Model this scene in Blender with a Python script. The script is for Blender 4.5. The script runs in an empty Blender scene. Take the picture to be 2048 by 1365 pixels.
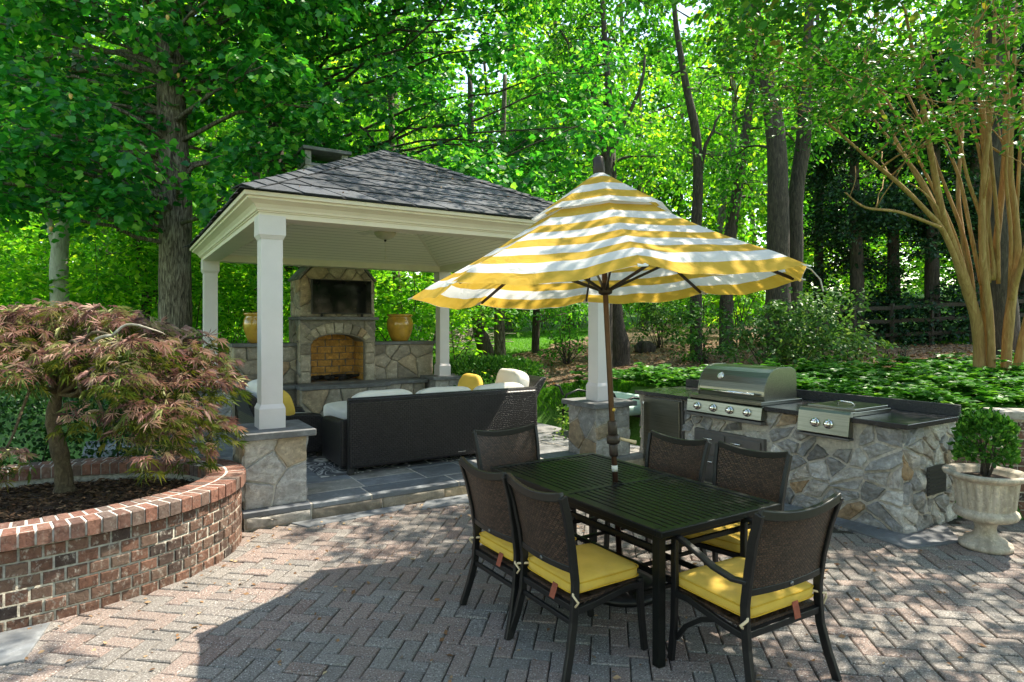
import bpy, bmesh, math, random
import numpy as np
from mathutils import Vector, Matrix, noise

SC = bpy.context.scene
COL = SC.collection
random.seed(7)
rng = np.random.default_rng(7)
PI = math.pi

# ------------------------------------------------------------------ frame
# Scene axes follow the pavilion: x along its front, y towards its back, z up.
F, YH, HC, TH = 1254.3, 649.3, 1.78, .5593
CT, ST = math.cos(TH), math.sin(TH)

def W(X, Y):
    """metres right of / in front of the photographer -> scene x, y"""
    dx, dy = X + 2.262, Y - 5.862
    return (CT * dx + ST * dy, -ST * dx + CT * dy)

def WP(px, Y):
    return W((px - 1024) / F * Y, Y)

def WZ(v, Y):
    return HC - (v - YH) / F * Y

def P3(px, v, Y):
    a, b = WP(px, Y)
    return Vector((a, b, WZ(v, Y)))

# ------------------------------------------------------------------ mesh builder
class MB:
    def __init__(s):
        s.v, s.f, s.m, s.sm, s.uv = [], [], [], [], []

    def add(s, vs, fs, mi=0, smooth=False, uvs=None):
        o = len(s.v)
        s.v += [tuple(p) for p in vs]
        for k, f in enumerate(fs):
            s.f.append(tuple(i + o for i in f))
            s.m.append(mi)
            s.sm.append(smooth)
            s.uv.append(uvs[k] if uvs else None)

    def box(s, x0, x1, y0, y1, z0, z1, mi=0):
        vs = [(x0, y0, z0), (x1, y0, z0), (x1, y1, z0), (x0, y1, z0), (x0, y0, z1), (x1, y0, z1), (x1, y1, z1), (x0, y1, z1)]
        s.add(vs, [(0, 3, 2, 1), (4, 5, 6, 7), (0, 1, 5, 4), (1, 2, 6, 5), (2, 3, 7, 6), (3, 0, 4, 7)], mi)

    def prism(s, poly, ext, mi=0, smooth=False):
        """poly: list of 3D points (convex or simple), ext: extrusion vector"""
        n = len(poly)
        e = Vector(ext)
        a = [Vector(p) for p in poly]
        b = [p + e for p in a]
        fs = [tuple(range(n - 1, -1, -1)), tuple(range(n, 2 * n))]
        fs += [(i, (i + 1) % n, n + (i + 1) % n, n + i) for i in range(n)]
        s.add(a + b, fs, mi, smooth)

    def tube(s, pts, rad, n=8, mi=0, cap=True, smooth=True):
        pts = [Vector(p) for p in pts]
        if not hasattr(rad, '__len__'):
            rad = [rad] * len(pts)
        vs, fs = [], []
        ref = Vector((.31, .23, .92)).normalized()
        for i, p in enumerate(pts):
            t = (pts[min(i + 1, len(pts) - 1)] - pts[max(i - 1, 0)]).normalized()
            if i == 0:
                a = t.cross(ref)
                if a.length < .05:
                    a = t.cross(Vector((1, 0, 0)))
            else:
                a = a - t * a.dot(t)
            a.normalize()
            b = t.cross(a)
            for k in range(n):
                w = 2 * PI * k / n
                vs.append(p + (a * math.cos(w) + b * math.sin(w)) * rad[i])
        for i in range(len(pts) - 1):
            for k in range(n):
                fs.append((i * n + k, i * n + (k + 1) % n, (i + 1) * n + (k + 1) % n, (i + 1) * n + k))
        if cap:
            fs.append(tuple(range(n - 1, -1, -1)))
            fs.append(tuple((len(pts) - 1) * n + k for k in range(n)))
        s.add(vs, fs, mi, smooth)

    def bar(s, pts, w, d, side, mi=0):
        """rectangular bar along pts; w across 'side', d across the third axis"""
        pts = [Vector(p) for p in pts]
        side = Vector(side).normalized()
        vs, fs = [], []
        for i, p in enumerate(pts):
            t = (pts[min(i + 1, len(pts) - 1)] - pts[max(i - 1, 0)]).normalized()
            sd = (side - t * side.dot(t)).normalized()
            u = t.cross(sd)
            for a, b in ((-1, -1), (1, -1), (1, 1), (-1, 1)):
                vs.append(p + sd * (a * w / 2) + u * (b * d / 2))
        for i in range(len(pts) - 1):
            for k in range(4):
                fs.append((i * 4 + k, i * 4 + (k + 1) % 4, i * 4 + 4 + (k + 1) % 4, i * 4 + 4 + k))
        e = (len(pts) - 1) * 4
        fs += [(3, 2, 1, 0), (e, e + 1, e + 2, e + 3)]
        s.add(vs, fs, mi)

    def lathe(s, prof, c=(0, 0, 0), n=32, mi=0, flute=None):
        vs, fs = [], []
        for i, (r, z) in enumerate(prof):
            for k in range(n):
                w = 2 * PI * k / n
                rr = r
                if flute and flute[0] <= i <= flute[1]:
                    rr = r * (1 + flute[2] * (abs(math.sin(w * flute[3] / 2)) - .6))
                vs.append((c[0] + rr * math.cos(w), c[1] + rr * math.sin(w), c[2] + z))
        for i in range(len(prof) - 1):
            for k in range(n):
                fs.append((i * n + k, i * n + (k + 1) % n, (i + 1) * n + (k + 1) % n, (i + 1) * n + k))
        fs.append(tuple(range(n - 1, -1, -1)))
        fs.append(tuple((len(prof) - 1) * n + k for k in range(n)))
        s.add(vs, fs, mi, True)

    def pillow(s, c, dims, e=.3, e2=.3, rot=None, mi=0, n=28, m=14, crown=0., wr=0.):
        """a stuffed cushion: superellipsoid, optional crown (domed) and wrinkles"""
        def pw(x, p):
            return math.copysign(abs(x) ** p, x)
        vs, fs = [], []
        R = rot or Matrix.Identity(3)
        for i in range(m + 1):
            ph = -PI / 2 + PI * i / m
            for k in range(n):
                w = 2 * PI * k / n
                x = pw(math.cos(ph), e) * pw(math.cos(w), e2)
                y = pw(math.cos(ph), e) * pw(math.sin(w), e2)
                z = pw(math.sin(ph), e)
                p = Vector((x * dims[0] / 2, y * dims[1] / 2, z * dims[2] / 2 + crown * (1 - x * x) * (1 - y * y) * (1 if z > 0 else 0)))
                if wr:
                    q = noise.noise(Vector((p.x * 7 + c[0] * 9, p.y * 7 + c[1] * 5, p.z * 7 + c[2])))
                    p += p.normalized() * q * wr
                vs.append(Vector(c) + R @ p)
        for i in range(m):
            for k in range(n):
                fs.append((i * n + k, i * n + (k + 1) % n, (i + 1) * n + (k + 1) % n, (i + 1) * n + k))
        s.add(vs, fs, mi, True)

    def build(s, name, mats, parent=None, bevel=0., loc=None, seg=2):
        me = bpy.data.meshes.new(name)
        me.from_pydata(s.v, [], s.f)
        mats = mats if isinstance(mats, (list, tuple)) else [mats]
        for m in mats:
            me.materials.append(m)
        me.polygons.foreach_set('material_index', s.m)
        me.polygons.foreach_set('use_smooth', s.sm)
        if any(u is not None for u in s.uv):
            l = me.uv_layers.new(name='UVMap')
            i = 0
            for f, u in zip(s.f, s.uv):
                for k in range(len(f)):
                    l.data[i].uv = u[k] if u else (0, 0)
                    i += 1
        me.update()
        o = bpy.data.objects.new(name, me)
        COL.objects.link(o)
        if parent:
            o.parent = parent
        if loc:
            o.location = loc
        if bevel:
            b = o.modifiers.new('bevel', 'BEVEL')
            b.width = bevel
            b.segments = seg
            b.limit_method = 'ANGLE'
            b.angle_limit = math.radians(40)
            b.harden_normals = False
        return o

def tag(o, label=None, cat=None, group=None, kind=None):
    for k, v in (('label', label), ('category', cat), ('group', group), ('kind', kind)):
        if v:
            o[k] = v
    return o

def thing(name, label, cat, loc=(0, 0, 0), rz=0, group=None):
    o = bpy.data.objects.new(name, None)
    COL.objects.link(o)
    o.empty_display_size = .1
    o.location = loc
    o.rotation_euler = (0, 0, rz)
    return tag(o, label, cat, group)

def dup(root, loc, rz, label=None, scale=None):
    r = root.copy()
    COL.objects.link(r)
    r.location = loc
    r.rotation_euler = (0, 0, rz)
    if scale:
        r.scale = scale
    if label:
        r['label'] = label
    for ch in list(root.children):
        c = ch.copy()
        COL.objects.link(c)
        c.parent = r
        for g in list(ch.children):
            d = g.copy()
            COL.objects.link(d)
            d.parent = c
    return r

def array_mesh(name, V, faces, mats, parent=None, mi=None, smooth=False):
    """V (n,3) floats, faces (m,k) ints, all of k corners"""
    me = bpy.data.meshes.new(name)
    n, (m, k) = len(V), faces.shape
    me.vertices.add(n)
    me.vertices.foreach_set('co', np.ascontiguousarray(V, dtype=np.float32).ravel())
    me.loops.add(m * k)
    me.loops.foreach_set('vertex_index', np.ascontiguousarray(faces, dtype=np.int32).ravel())
    me.polygons.add(m)
    me.polygons.foreach_set('loop_start', np.arange(0, m * k, k, dtype=np.int32))
    if mi is not None:
        me.polygons.foreach_set('material_index', np.asarray(mi, dtype=np.int32))
    me.polygons.foreach_set('use_smooth', np.full(m, smooth))
    me.update(calc_edges=True)
    for x in (mats if isinstance(mats, (list, tuple)) else [mats]):
        me.materials.append(x)
    o = bpy.data.objects.new(name, me)
    COL.objects.link(o)
    if parent:
        o.parent = parent
    return o

# ------------------------------------------------------------------ materials
def newmat(name):
    m = bpy.data.materials.new(name)
    m.use_nodes = True
    nt = m.node_tree
    nt.nodes.clear()
    out = nt.nodes.new('ShaderNodeOutputMaterial')
    b = nt.nodes.new('ShaderNodeBsdfPrincipled')
    nt.links.new(b.outputs[0], out.inputs[0])
    return m, nt, b, out

class N:
    """tiny node helper"""
    def __init__(s, nt):
        s.nt = nt

    def n(s, t, **kw):
        x = s.nt.nodes.new(t)
        for k, v in kw.items():
            setattr(x, k, v)
        return x

    def l(s, a, b):
        s.nt.links.new(a, b)

    def coord(s, which='Object', scale=(1, 1, 1), rot=(0, 0, 0)):
        t = s.n('ShaderNodeTexCoord')
        m = s.n('ShaderNodeMapping')
        m.inputs['Scale'].default_value = scale
        m.inputs['Rotation'].default_value = rot
        s.l(t.outputs[which], m.inputs[0])
        return m.outputs[0]

    def noise(s, vec, scale, detail=4, rough=.55, dist=0):
        x = s.n('ShaderNodeTexNoise')
        x.inputs['Scale'].default_value = scale
        x.inputs['Detail'].default_value = detail
        x.inputs['Roughness'].default_value = rough
        x.inputs['Distortion'].default_value = dist
        if vec is not None:
            s.l(vec, x.inputs['Vector'])
        return x.outputs['Fac']

    def ramp(s, fac, stops, interp='LINEAR'):
        r = s.n('ShaderNodeValToRGB')
        r.color_ramp.interpolation = interp
        e = r.color_ramp.elements
        while len(e) < len(stops):
            e.new(.5)
        for el, (p, c) in zip(e, stops):
            el.position = p
            el.color = (*c, 1) if len(c) == 3 else c
        s.l(fac, r.inputs[0])
        return r.outputs[0]

    def mix(s, fac, a, b, mode='MIX'):
        x = s.n('ShaderNodeMix', data_type='RGBA', blend_type=mode)
        for i, v in ((0, fac), (6, a), (7, b)):
            if isinstance(v, (int, float)):
                x.inputs[i].default_value = v
            elif isinstance(v, tuple):
                x.inputs[i].default_value = (*v, 1)
            else:
                s.l(v, x.inputs[i])
        return x.outputs[2]

    def math(s, op, a, b=0.):
        x = s.n('ShaderNodeMath', operation=op)
        for i, v in ((0, a), (1, b)):
            if isinstance(v, (int, float)):
                x.inputs[i].default_value = v
            else:
                s.l(v, x.inputs[i])
        return x.outputs[0]

    def bump(s, h, strength, dist, bsdf, normal=None):
        x = s.n('ShaderNodeBump')
        x.inputs['Strength'].default_value = strength
        x.inputs['Distance'].default_value = dist
        s.l(h, x.inputs['Height'])
        if normal is not None:
            s.l(normal, x.inputs['Normal'])
        if bsdf is not None:
            s.l(x.outputs[0], bsdf.inputs['Normal'])
        return x.outputs[0]

    def island(s):
        return s.n('ShaderNodeNewGeometry').outputs['Random Per Island']

def plain(name, col, rough=.6, metal=0., var=.12, scale=12, bump=0., bscale=60, coat=0., spec=.5):
    m, nt, b, _ = newmat(name)
    h = N(nt)
    v = h.coord()
    f = h.noise(v, scale, 5)
    lo = tuple(c * (1 - var) for c in col)
    hi = tuple(min(1, c * (1 + var)) for c in col)
    h.l(h.ramp(f, [(.3, lo), (.7, hi)]), b.inputs['Base Color'])
    b.inputs['Roughness'].default_value = rough
    b.inputs['Metallic'].default_value = metal
    b.inputs['Coat Weight'].default_value = coat
    b.inputs['Specular IOR Level'].default_value = spec
    if bump:
        h.bump(h.noise(v, bscale, 4), bump, .01, b)
    return m

def island_stone(name, stops, rough=.75, streak=(6, 6, 6), fine=60, bump=.5, dirt=(.1, .09, .07), dirtamt=.5, bdist=.012):
    m, nt, b, _ = newmat(name)
    h = N(nt)
    v = h.coord()
    base = h.ramp(h.island(), stops)
    st = h.noise(h.coord(scale=streak), 1.0, 8, .65, .6)
    c = h.mix(h.ramp(st, [(.32, (0, 0, 0)), (.62, (.9, .9, .9))]), h.mix(1., base, (.52, .5, .48), 'MULTIPLY'), base)
    fn = h.noise(v, fine, 6, .7)
    c = h.mix(h.math('MULTIPLY', h.ramp(fn, [(.52, (0, 0, 0)), (.7, (1, 1, 1))]), dirtamt), c, dirt)
    c = h.mix(h.math('MULTIPLY', h.ramp(h.noise(v, fine * .37, 5, .7), [(.52, (0, 0, 0)), (.66, (1, 1, 1))]), .65), c, h.mix(1., c, (1.75, 1.7, 1.62), 'MULTIPLY'))
    h.l(c, b.inputs['Base Color'])
    b.inputs['Roughness'].default_value = rough
    n1 = h.bump(st, bump, bdist, None)
    h.bump(fn, bump * .8, bdist * .35, b, n1)
    return m

def leafmat(name, stops, trans=.45, rough=.5, tint=(1.15, 1.1, .55), spec=.2):
    m, nt, b, out = newmat(name)
    h = N(nt)
    c = h.ramp(h.island(), stops)
    geo = h.n('ShaderNodeNewGeometry')
    c = h.mix(h.math('MULTIPLY', geo.outputs['Backfacing'], .5), c, h.mix(1., c, (1.1, 1.15, .95), 'MULTIPLY'))
    h.l(c, b.inputs['Base Color'])
    b.inputs['Roughness'].default_value = rough
    b.inputs['Specular IOR Level'].default_value = spec
    t = h.n('ShaderNodeBsdfTranslucent')
    h.l(h.mix(1., c, tint, 'MULTIPLY'), t.inputs[0])
    mx = h.n('ShaderNodeMixShader')
    mx.inputs[0].default_value = trans
    h.l(b.outputs[0], mx.inputs[1])
    h.l(t.outputs[0], mx.inputs[2])
    h.l(mx.outputs[0], out.inputs[0])
    return m

def barkmat(name, stops, scale=(14, 14, 2.2), bump=.9):
    m, nt, b, _ = newmat(name)
    h = N(nt)
    v = h.coord(scale=scale)
    f = h.noise(v, 1.6, 9, .68, 1.2)
    c = h.ramp(f, stops)
    c = h.mix(h.math('MULTIPLY', h.noise(h.coord(), 2.3, 3), .45), c, h.mix(1., c, (.62, .68, .5), 'MULTIPLY'))
    h.l(c, b.inputs['Base Color'])
    b.inputs['Roughness'].default_value = .9
    h.bump(f, bump, .03, b)
    return m

M = {}
# pavers: worn concrete, pink and grey, speckled aggregate
def paver():
    m, nt, b, _ = newmat('paver')
    h = N(nt)
    v = h.coord()
    base = h.ramp(h.island(), [(0, (.165, .148, .133)), (.3, (.24, .215, .192)), (.5, (.195, .168, .150)), (.62, (.235, .168, .142)), (.85, (.27, .20, .168)), (1, (.205, .138, .114))])
    sp = h.noise(v, 88, 4, .75)
    c = h.mix(h.ramp(sp, [(.38, (.95, .95, .95)), (.5, (0, 0, 0))]), base, (.045, .042, .04))
    c = h.mix(h.ramp(h.noise(v, 105, 3, .7), [(.56, (0, 0, 0)), (.68, (.85, .85, .85))]), c, (.66, .63, .6))
    c = h.mix(h.math('MULTIPLY', h.ramp(h.noise(v, 1.1, 6, .6), [(.40, (0, 0, 0)), (.68, (1, 1, 1))]), .5), c, (.15, .135, .115))
    h.l(c, b.inputs['Base Color'])
    b.inputs['Roughness'].default_value = .85
    h.bump(sp, .9, .006, b)
    return m
M['paver'] = paver()
M['joint'] = plain('joint_sand', (.045, .038, .026), .95, var=.4, scale=30, bump=.5, bscale=200)

def brick(name, stops, lime=.8):
    m, nt, b, _ = newmat(name)
    h = N(nt)
    v = h.coord()
    base = h.ramp(h.island(), stops)
    n1 = h.noise(v, 26, 8, .75, .6)
    c = h.mix(h.ramp(n1, [(.34, (.95, .95, .95)), (.56, (0, 0, 0))]), base, h.mix(1., base, (.42, .36, .33), 'MULTIPLY'))
    n2 = h.noise(h.coord(scale=(1, 1, .6)), 34, 6, .72)
    c = h.mix(h.math('MULTIPLY', h.ramp(n2, [(.54, (0, 0, 0)), (.66, (1, 1, 1))]), lime), c, (.44, .40, .34))
    h.l(c, b.inputs['Base Color'])
    b.inputs['Roughness'].default_value = .88
    h.bump(n1, 1., .012, b)
    return m
M['brick'] = brick('weathered_brick', [(0, (.05, .034, .028)), (.25, (.125, .066, .043)), (.5, (.175, .082, .051)), (.72, (.15, .10, .072)), (.88, (.21, .10, .064)), (1, (.038, .032, .03))])
M['brick_cap'] = brick('cap_brick', [(0, (.12, .065, .05)), (.3, (.22, .095, .065)), (.6, (.26, .12, .08)), (.85, (.17, .115, .09)), (1, (.10, .075, .07))], .3)
M['mortar'] = plain('mortar', (.42, .38, .31), .95, var=.35, scale=35, bump=.6, bscale=120)
M['cap_mortar'] = plain('white_cap_mortar', (.50, .475, .43), .95, var=.25, scale=30, bump=.5, bscale=120)
M['mortar_grey'] = plain('stone_mortar', (.47, .43, .37), .95, var=.3, scale=25, bump=.6, bscale=120)
M['mortar_dark'] = plain('hearth_mortar', (.20, .18, .15), .95, var=.3, scale=25, bump=.6, bscale=120)
STONE = [(0, (.17, .168, .165)), (.22, (.40, .395, .38)), (.42, (.26, .26, .26)), (.6, (.48, .465, .435)), (.82, (.60, .58, .545)), (.95, (.34, .28, .21)), (1, (.42, .27, .13))]
M['stone'] = island_stone('rough_grey_stone', STONE, streak=(5, 9, 16), fine=45, bump=.9)
M['pier_stone'] = island_stone('pier_stone', [(0, (.28, .275, .27)), (.3, (.45, .44, .42)), (.5, (.52, .49, .44)), (.72, (.36, .355, .35)), (.9, (.42, .35, .25)), (1, (.36, .26, .16))], streak=(7, 7, 12), fine=50, bump=.6)
M['hearth_stone'] = island_stone('hearth_stone', [(0, (.20, .17, .13)), (.25, (.32, .28, .22)), (.45, (.42, .36, .27)), (.62, (.30, .29, .27)), (.8, (.50, .43, .31)), (1, (.38, .26, .15))], streak=(6, 6, 9), fine=45, bump=.6)
M['bluestone'] = island_stone('bluestone', [(0, (.12, .135, .15)), (.35, (.21, .225, .24)), (.65, (.16, .17, .185)), (.85, (.27, .27, .27)), (1, (.30, .28, .24))], streak=(2.5, 3.5, 3), fine=30, bump=.25, dirtamt=.25, bdist=.006)
M['cap_stone'] = island_stone('pier_cap_bluestone', [(0, (.15, .155, .16)), (1, (.19, .19, .19))], streak=(5, 5, 20), fine=40, bump=.3, dirtamt=.3, bdist=.006)
M['pale_stone'] = island_stone('pale_cap_stone', [(0, (.40, .37, .33)), (1, (.5, .46, .42))], streak=(5, 5, 8), fine=40, bump=.5)
M['granite'] = island_stone('black_granite', [(0, (.022, .022, .024)), (1, (.03, .03, .032))], rough=.22, streak=(30, 30, 30), fine=160, bump=.05, dirt=(.16, .16, .17), dirtamt=.6)
M['granite_rough'] = island_stone('chiselled_granite_edge', [(0, (.03, .03, .03)), (1, (.04, .04, .042))], rough=.6, streak=(40, 40, 40), fine=120, bump=.9, dirt=(.14, .14, .14), dirtamt=.6)
M['firebrick'] = island_stone('yellow_firebrick', [(0, (.50, .25, .05)), (.5, (.66, .36, .08)), (1, (.56, .30, .07))], streak=(12, 12, 12), fine=50, bump=.3, dirt=(.2, .1, .04), dirtamt=.4)
M['white'] = plain('white_paint', (.63, .58, .57), .45, var=.035, scale=5, bump=.06, bscale=50)
M['trim'] = plain('cream_trim_paint', (.72, .635, .51), .5, var=.05, scale=4, bump=.05, bscale=60)

def beadboard():
    m, nt, b, _ = newmat('beadboard_ceiling')
    h = N(nt)
    t = h.n('ShaderNodeTexCoord')
    sp = h.n('ShaderNodeSeparateXYZ')
    h.l(t.outputs['Object'], sp.inputs[0])
    a = h.math('ABSOLUTE', h.math('SUBTRACT', sp.outputs[0], 1.985))
    bb = h.math('ABSOLUTE', h.math('SUBTRACT', sp.outputs[1], 2.275))
    r = h.math('MAXIMUM', h.math('MULTIPLY', a, 1.146), bb)
    w = h.math('FRACT', h.math('MULTIPLY', r, 12.5))
    c = h.ramp(w, [(0, (.42, .37, .29)), (.07, (.42, .37, .29)), (.13, (.86, .78, .66)), (1, (.86, .78, .66))])
    h.l(c, b.inputs['Base Color'])
    b.inputs['Roughness'].default_value = .55
    h.bump(h.ramp(w, [(0, (0, 0, 0)), (.14, (1, 1, 1))]), .6, .01, b)
    return m
M['bead'] = beadboard()
M['shingle'] = island_stone('slate_grey_shingle', [(0, (.022, .027, .035)), (.5, (.042, .049, .062)), (1, (.07, .08, .098))], rough=.8, streak=(14, 14, 14), fine=110, bump=.4, dirt=(.17, .17, .17), dirtamt=.5, bdist=.006)

M['roof_felt'] = plain('black_roof_felt', (.02, .02, .022), .9)

def wicker(name, sx, sz, col, hi, bump=.8, rough=.4):
    m, nt, b, _ = newmat(name)
    h = N(nt)
    t = h.n('ShaderNodeTexCoord')
    sp = h.n('ShaderNodeSeparateXYZ')
    h.l(t.outputs['Object'], sp.inputs[0])
    u = h.math('ADD', sp.outputs[0], sp.outputs[1])
    v = h.math('ADD', sp.outputs[2], h.math('MULTIPLY', sp.outputs[1], .0))
    cb = h.n('ShaderNodeCombineXYZ')
    h.l(h.math('MULTIPLY', u, 1 / sx), cb.inputs[0])
    h.l(h.math('MULTIPLY', v, 1 / sz), cb.inputs[1])
    br = h.n('ShaderNodeTexBrick')
    br.offset = .5
    br.inputs['Scale'].default_value = 1
    br.inputs['Brick Width'].default_value = 1
    br.inputs['Row Height'].default_value = 1
    br.inputs['Mortar Size'].default_value = .13
    br.inputs['Mortar Smooth'].default_value = .8
    br.inputs['Color1'].default_value = (*col, 1)
    br.inputs['Color2'].default_value = (*hi, 1)
    br.inputs['Mortar'].default_value = (col[0] * .25, col[1] * .25, col[2] * .25, 1)
    h.l(cb.outputs[0], br.inputs['Vector'])
    h.l(br.outputs['Color'], b.inputs['Base Color'])
    b.inputs['Roughness'].default_value = rough
    inv = h.math('SUBTRACT', 1., br.outputs['Fac'])
    h.bump(inv, bump, .012, b)
    return m
M['wicker'] = wicker('dark_wicker', .046, .023, (.013, .0105, .011), (.026, .021, .022), 1.)
M['fine_wicker'] = wicker('brown_wicker', .022, .011, (.028, .015, .009), (.095, .052, .032), .9, .5)
M['black_metal'] = plain('black_metal', (.007, .007, .0075), .42, .0, var=.35, scale=30, bump=.05, bscale=150, spec=.45)
M['table_metal'] = plain('dark_table_metal', (.005, .006, .0055), .38, .0, var=.25, scale=30, bump=.04, bscale=150, spec=.22)
M['bronze'] = plain('bronze_pole', (.075, .038, .022), .35, .7, var=.2, scale=20)
M['dark_bronze'] = plain('dark_bronze', (.045, .033, .028), .45, .5, var=.2, scale=20)

def fabric(name, col, var=.1, rough=.9, bump=.25, stain=None):
    m, nt, b, _ = newmat(name)
    h = N(nt)
    v = h.coord()
    c = h.ramp(h.noise(v, 5, 5), [(.3, tuple(x * (1 - var) for x in col)), (.7, tuple(min(1, x * (1 + var)) for x in col))])
    if stain:
        c = h.mix(h.math('MULTIPLY', h.ramp(h.noise(v, 9, 6, .7), [(.5, (0, 0, 0)), (.8, (1, 1, 1))]), .5), c, stain)
    h.l(c, b.inputs['Base Color'])
    b.inputs['Roughness'].default_value = rough
    b.inputs['Specular IOR Level'].default_value = .2
    n1 = h.bump(h.noise(v, 420, 2), bump, .003, None)
    h.bump(h.noise(v, 8, 3, .5, .8), .25, .02, b, n1)
    return m
M['yellow'] = fabric('mustard_cushion_fabric', (.64, .43, .075), .14, stain=(.52, .36, .13))
M['yellow_seam'] = fabric('cushion_piping', (.55, .33, .03), .1)
M['cream'] = fabric('cream_cushion_fabric', (.74, .70, .63), .05)
M['gold'] = fabric('gold_pillow_fabric', (.68, .45, .08), .1)
M['mint'] = fabric('pale_green_fabric', (.42, .56, .50), .08)
M['tag_white'] = fabric('care_tag_fabric', (.34, .10, .06), .6)
M['tape'] = plain('beige_strap', (.66, .52, .33), .8)
M['white_plastic'] = plain('white_tape', (.75, .72, .66), .5)

def umbrella_fabric():
    m, nt, b, out = newmat('striped_umbrella_canvas')
    h = N(nt)
    t = h.n('ShaderNodeTexCoord')
    sp = h.n('ShaderNodeSeparateXYZ')
    h.l(t.outputs['UV'], sp.inputs[0])
    # UV y counts stripes from the rim: 0 at the edge
    w = h.math('FRACT', sp.outputs[1])
    st = h.math('LESS_THAN', w, .5)
    v = h.coord()
    yel = h.ramp(h.noise(v, 6, 5, .6), [(.3, (.66, .40, .045)), (.7, (.76, .50, .08))])
    wht = h.ramp(h.noise(v, 5, 5, .6), [(.3, (.80, .78, .73)), (.7, (.88, .87, .84))])
    c = h.mix(st, wht, yel)
    b.inputs['Roughness'].default_value = .85
    b.inputs['Specular IOR Level'].default_value = .15
    h.l(c, b.inputs['Base Color'])
    nb = h.bump(h.noise(v, 5.5, 3, .5, 1.2), .35, .05, b)
    tr = h.n('ShaderNodeBsdfTranslucent')
    h.l(c, tr.inputs[0])
    h.l(nb, tr.inputs['Normal'])
    mx = h.n('ShaderNodeMixShader')
    mx.inputs[0].default_value = .42
    h.l(b.outputs[0], mx.inputs[1])
    h.l(tr.outputs[0], mx.inputs[2])
    h.l(mx.outputs[0], out.inputs[0])
    return m
M['umbrella'] = umbrella_fabric()

def steel():
    m, nt, b, _ = newmat('brushed_stainless_steel')
    h = N(nt)
    f = h.noise(h.coord(scale=(90, 1.5, 90)), 1.5, 4)
    h.l(h.ramp(f, [(.3, (.17, .172, .14)), (.7, (.28, .28, .235))]), b.inputs['Base Color'])
    b.inputs['Metallic'].default_value = 1
    b.inputs['Roughness'].default_value = .3
    h.bump(f, .06, .004, b)
    return m
M['steel'] = steel()
M['dark_steel'] = plain('grey_cabinet_steel', (.17, .165, .16), .4, .8, var=.1, scale=8)
M['chrome'] = plain('chrome', (.75, .74, .72), .12, 1., var=.02)
M['dial'] = plain('dial_face', (.75, .75, .72), .4)
M['rubber'] = plain('black_plastic', (.02, .02, .02), .5)
M['screen'] = plain('television_glass', (.004, .005, .005), .06, 0, var=.1, spec=.16)
M['glaze'] = plain('ochre_glaze', (.50, .29, .04), .18, 0, var=.22, scale=9, coat=.6, bump=.08, bscale=14)
M['concrete'] = island_stone('aged_cast_stone', [(0, (.52, .46, .37)), (1, (.52, .46, .37))], rough=.9, streak=(9, 9, 2.2), fine=55, bump=.4, dirt=(.16, .14, .09), dirtamt=.55, bdist=.006)
M['frost'] = plain('frosted_bowl', (.46, .40, .27), .4)
M['fan_white'] = plain('fan_white', (.72, .66, .54), .4)
M['log'] = plain('charred_log', (.02, .016, .013), .9, var=.5, scale=30, bump=.8, bscale=60)
M['lichen'] = island_stone('chimney_crown', [(0, (.36, .36, .33)), (1, (.45, .44, .40))], fine=30, bump=.6, dirt=(.14, .15, .10))

def rugmat():
    m, nt, b, _ = newmat('scroll_rug')
    h = N(nt)
    v = h.coord()
    f = h.noise(v, 2.6, 1.5, .4, 1.6)
    c = h.ramp(f, [(.40, (.07, .07, .075)), (.425, (.5, .48, .44)), (.45, (.5, .48, .44)), (.475, (.07, .07, .075)), (.54, (.07, .07, .075)), (.56, (.5, .48, .44)), (.575, (.5, .48, .44)), (.595, (.07, .07, .075))])
    h.l(c, b.inputs['Base Color'])
    b.inputs['Roughness'].default_value = .95
    h.bump(h.noise(v, 250, 2), .5, .005, b)
    return m
M['rug'] = rugmat()

def soil(name, a, bcol, c2, scale=40, bump=.9):
    m, nt, b, _ = newmat(name)
    h = N(nt)
    v = h.coord()
    f = h.noise(v, scale, 8, .75, .5)
    c = h.ramp(f, [(.3, a), (.5, bcol), (.72, c2)])
    h.l(c, b.inputs['Base Color'])
    b.inputs['Roughness'].default_value = .95
    h.bump(f, bump, .03, b)
    return m
M['mulch'] = soil('bark_mulch', (.022, .014, .009), (.075, .045, .026), (.16, .095, .055))
M['leaf_litter'] = soil('leaf_litter', (.07, .043, .025), (.20, .125, .075), (.36, .24, .15), 26)
M['chip'] = leafmat('mulch_chip', [(0, (.02, .012, .008)), (.5, (.07, .04, .022)), (.85, (.15, .085, .045)), (1, (.26, .16, .09))], 0., .9)
M['litter_leaf'] = leafmat('dead_leaf', [(0, (.10, .05, .025)), (.4, (.25, .14, .07)), (.8, (.38, .25, .14)), (1, (.5, .38, .22))], .15, .8, (1, .8, .5))
M['turf'] = soil('turf', (.03, .08, .008), (.07, .18, .016), (.12, .28, .028), 22, .7)
M['wood'] = barkmat('grey_fence_wood', [(.3, (.025, .02, .015)), (.6, (.07, .058, .043))], (20, 20, 20), .5)
M['bark'] = barkmat('furrowed_bark', [(.38, (.03, .023, .017)), (.5, (.15, .12, .09)), (.62, (.34, .29, .235))], (20, 20, 2.6), 1.)
M['bark_dark'] = barkmat('dark_bark', [(.34, (.018, .014, .011)), (.55, (.075, .058, .045)), (.72, (.15, .12, .095))])
M['bark_pale'] = barkmat('pale_bark', [(.3, (.28, .26, .23)), (.5, (.45, .43, .40)), (.7, (.60, .58, .54))], (9, 9, 2.5), .5)
M['bark_myrtle'] = barkmat('smooth_tan_bark', [(.25, (.17, .085, .032)), (.45, (.33, .18, .07)), (.6, (.43, .26, .11)), (.66, (.50, .36, .19)), (.75, (.26, .19, .085))], (11, 11, 1.8), .5)
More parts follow.
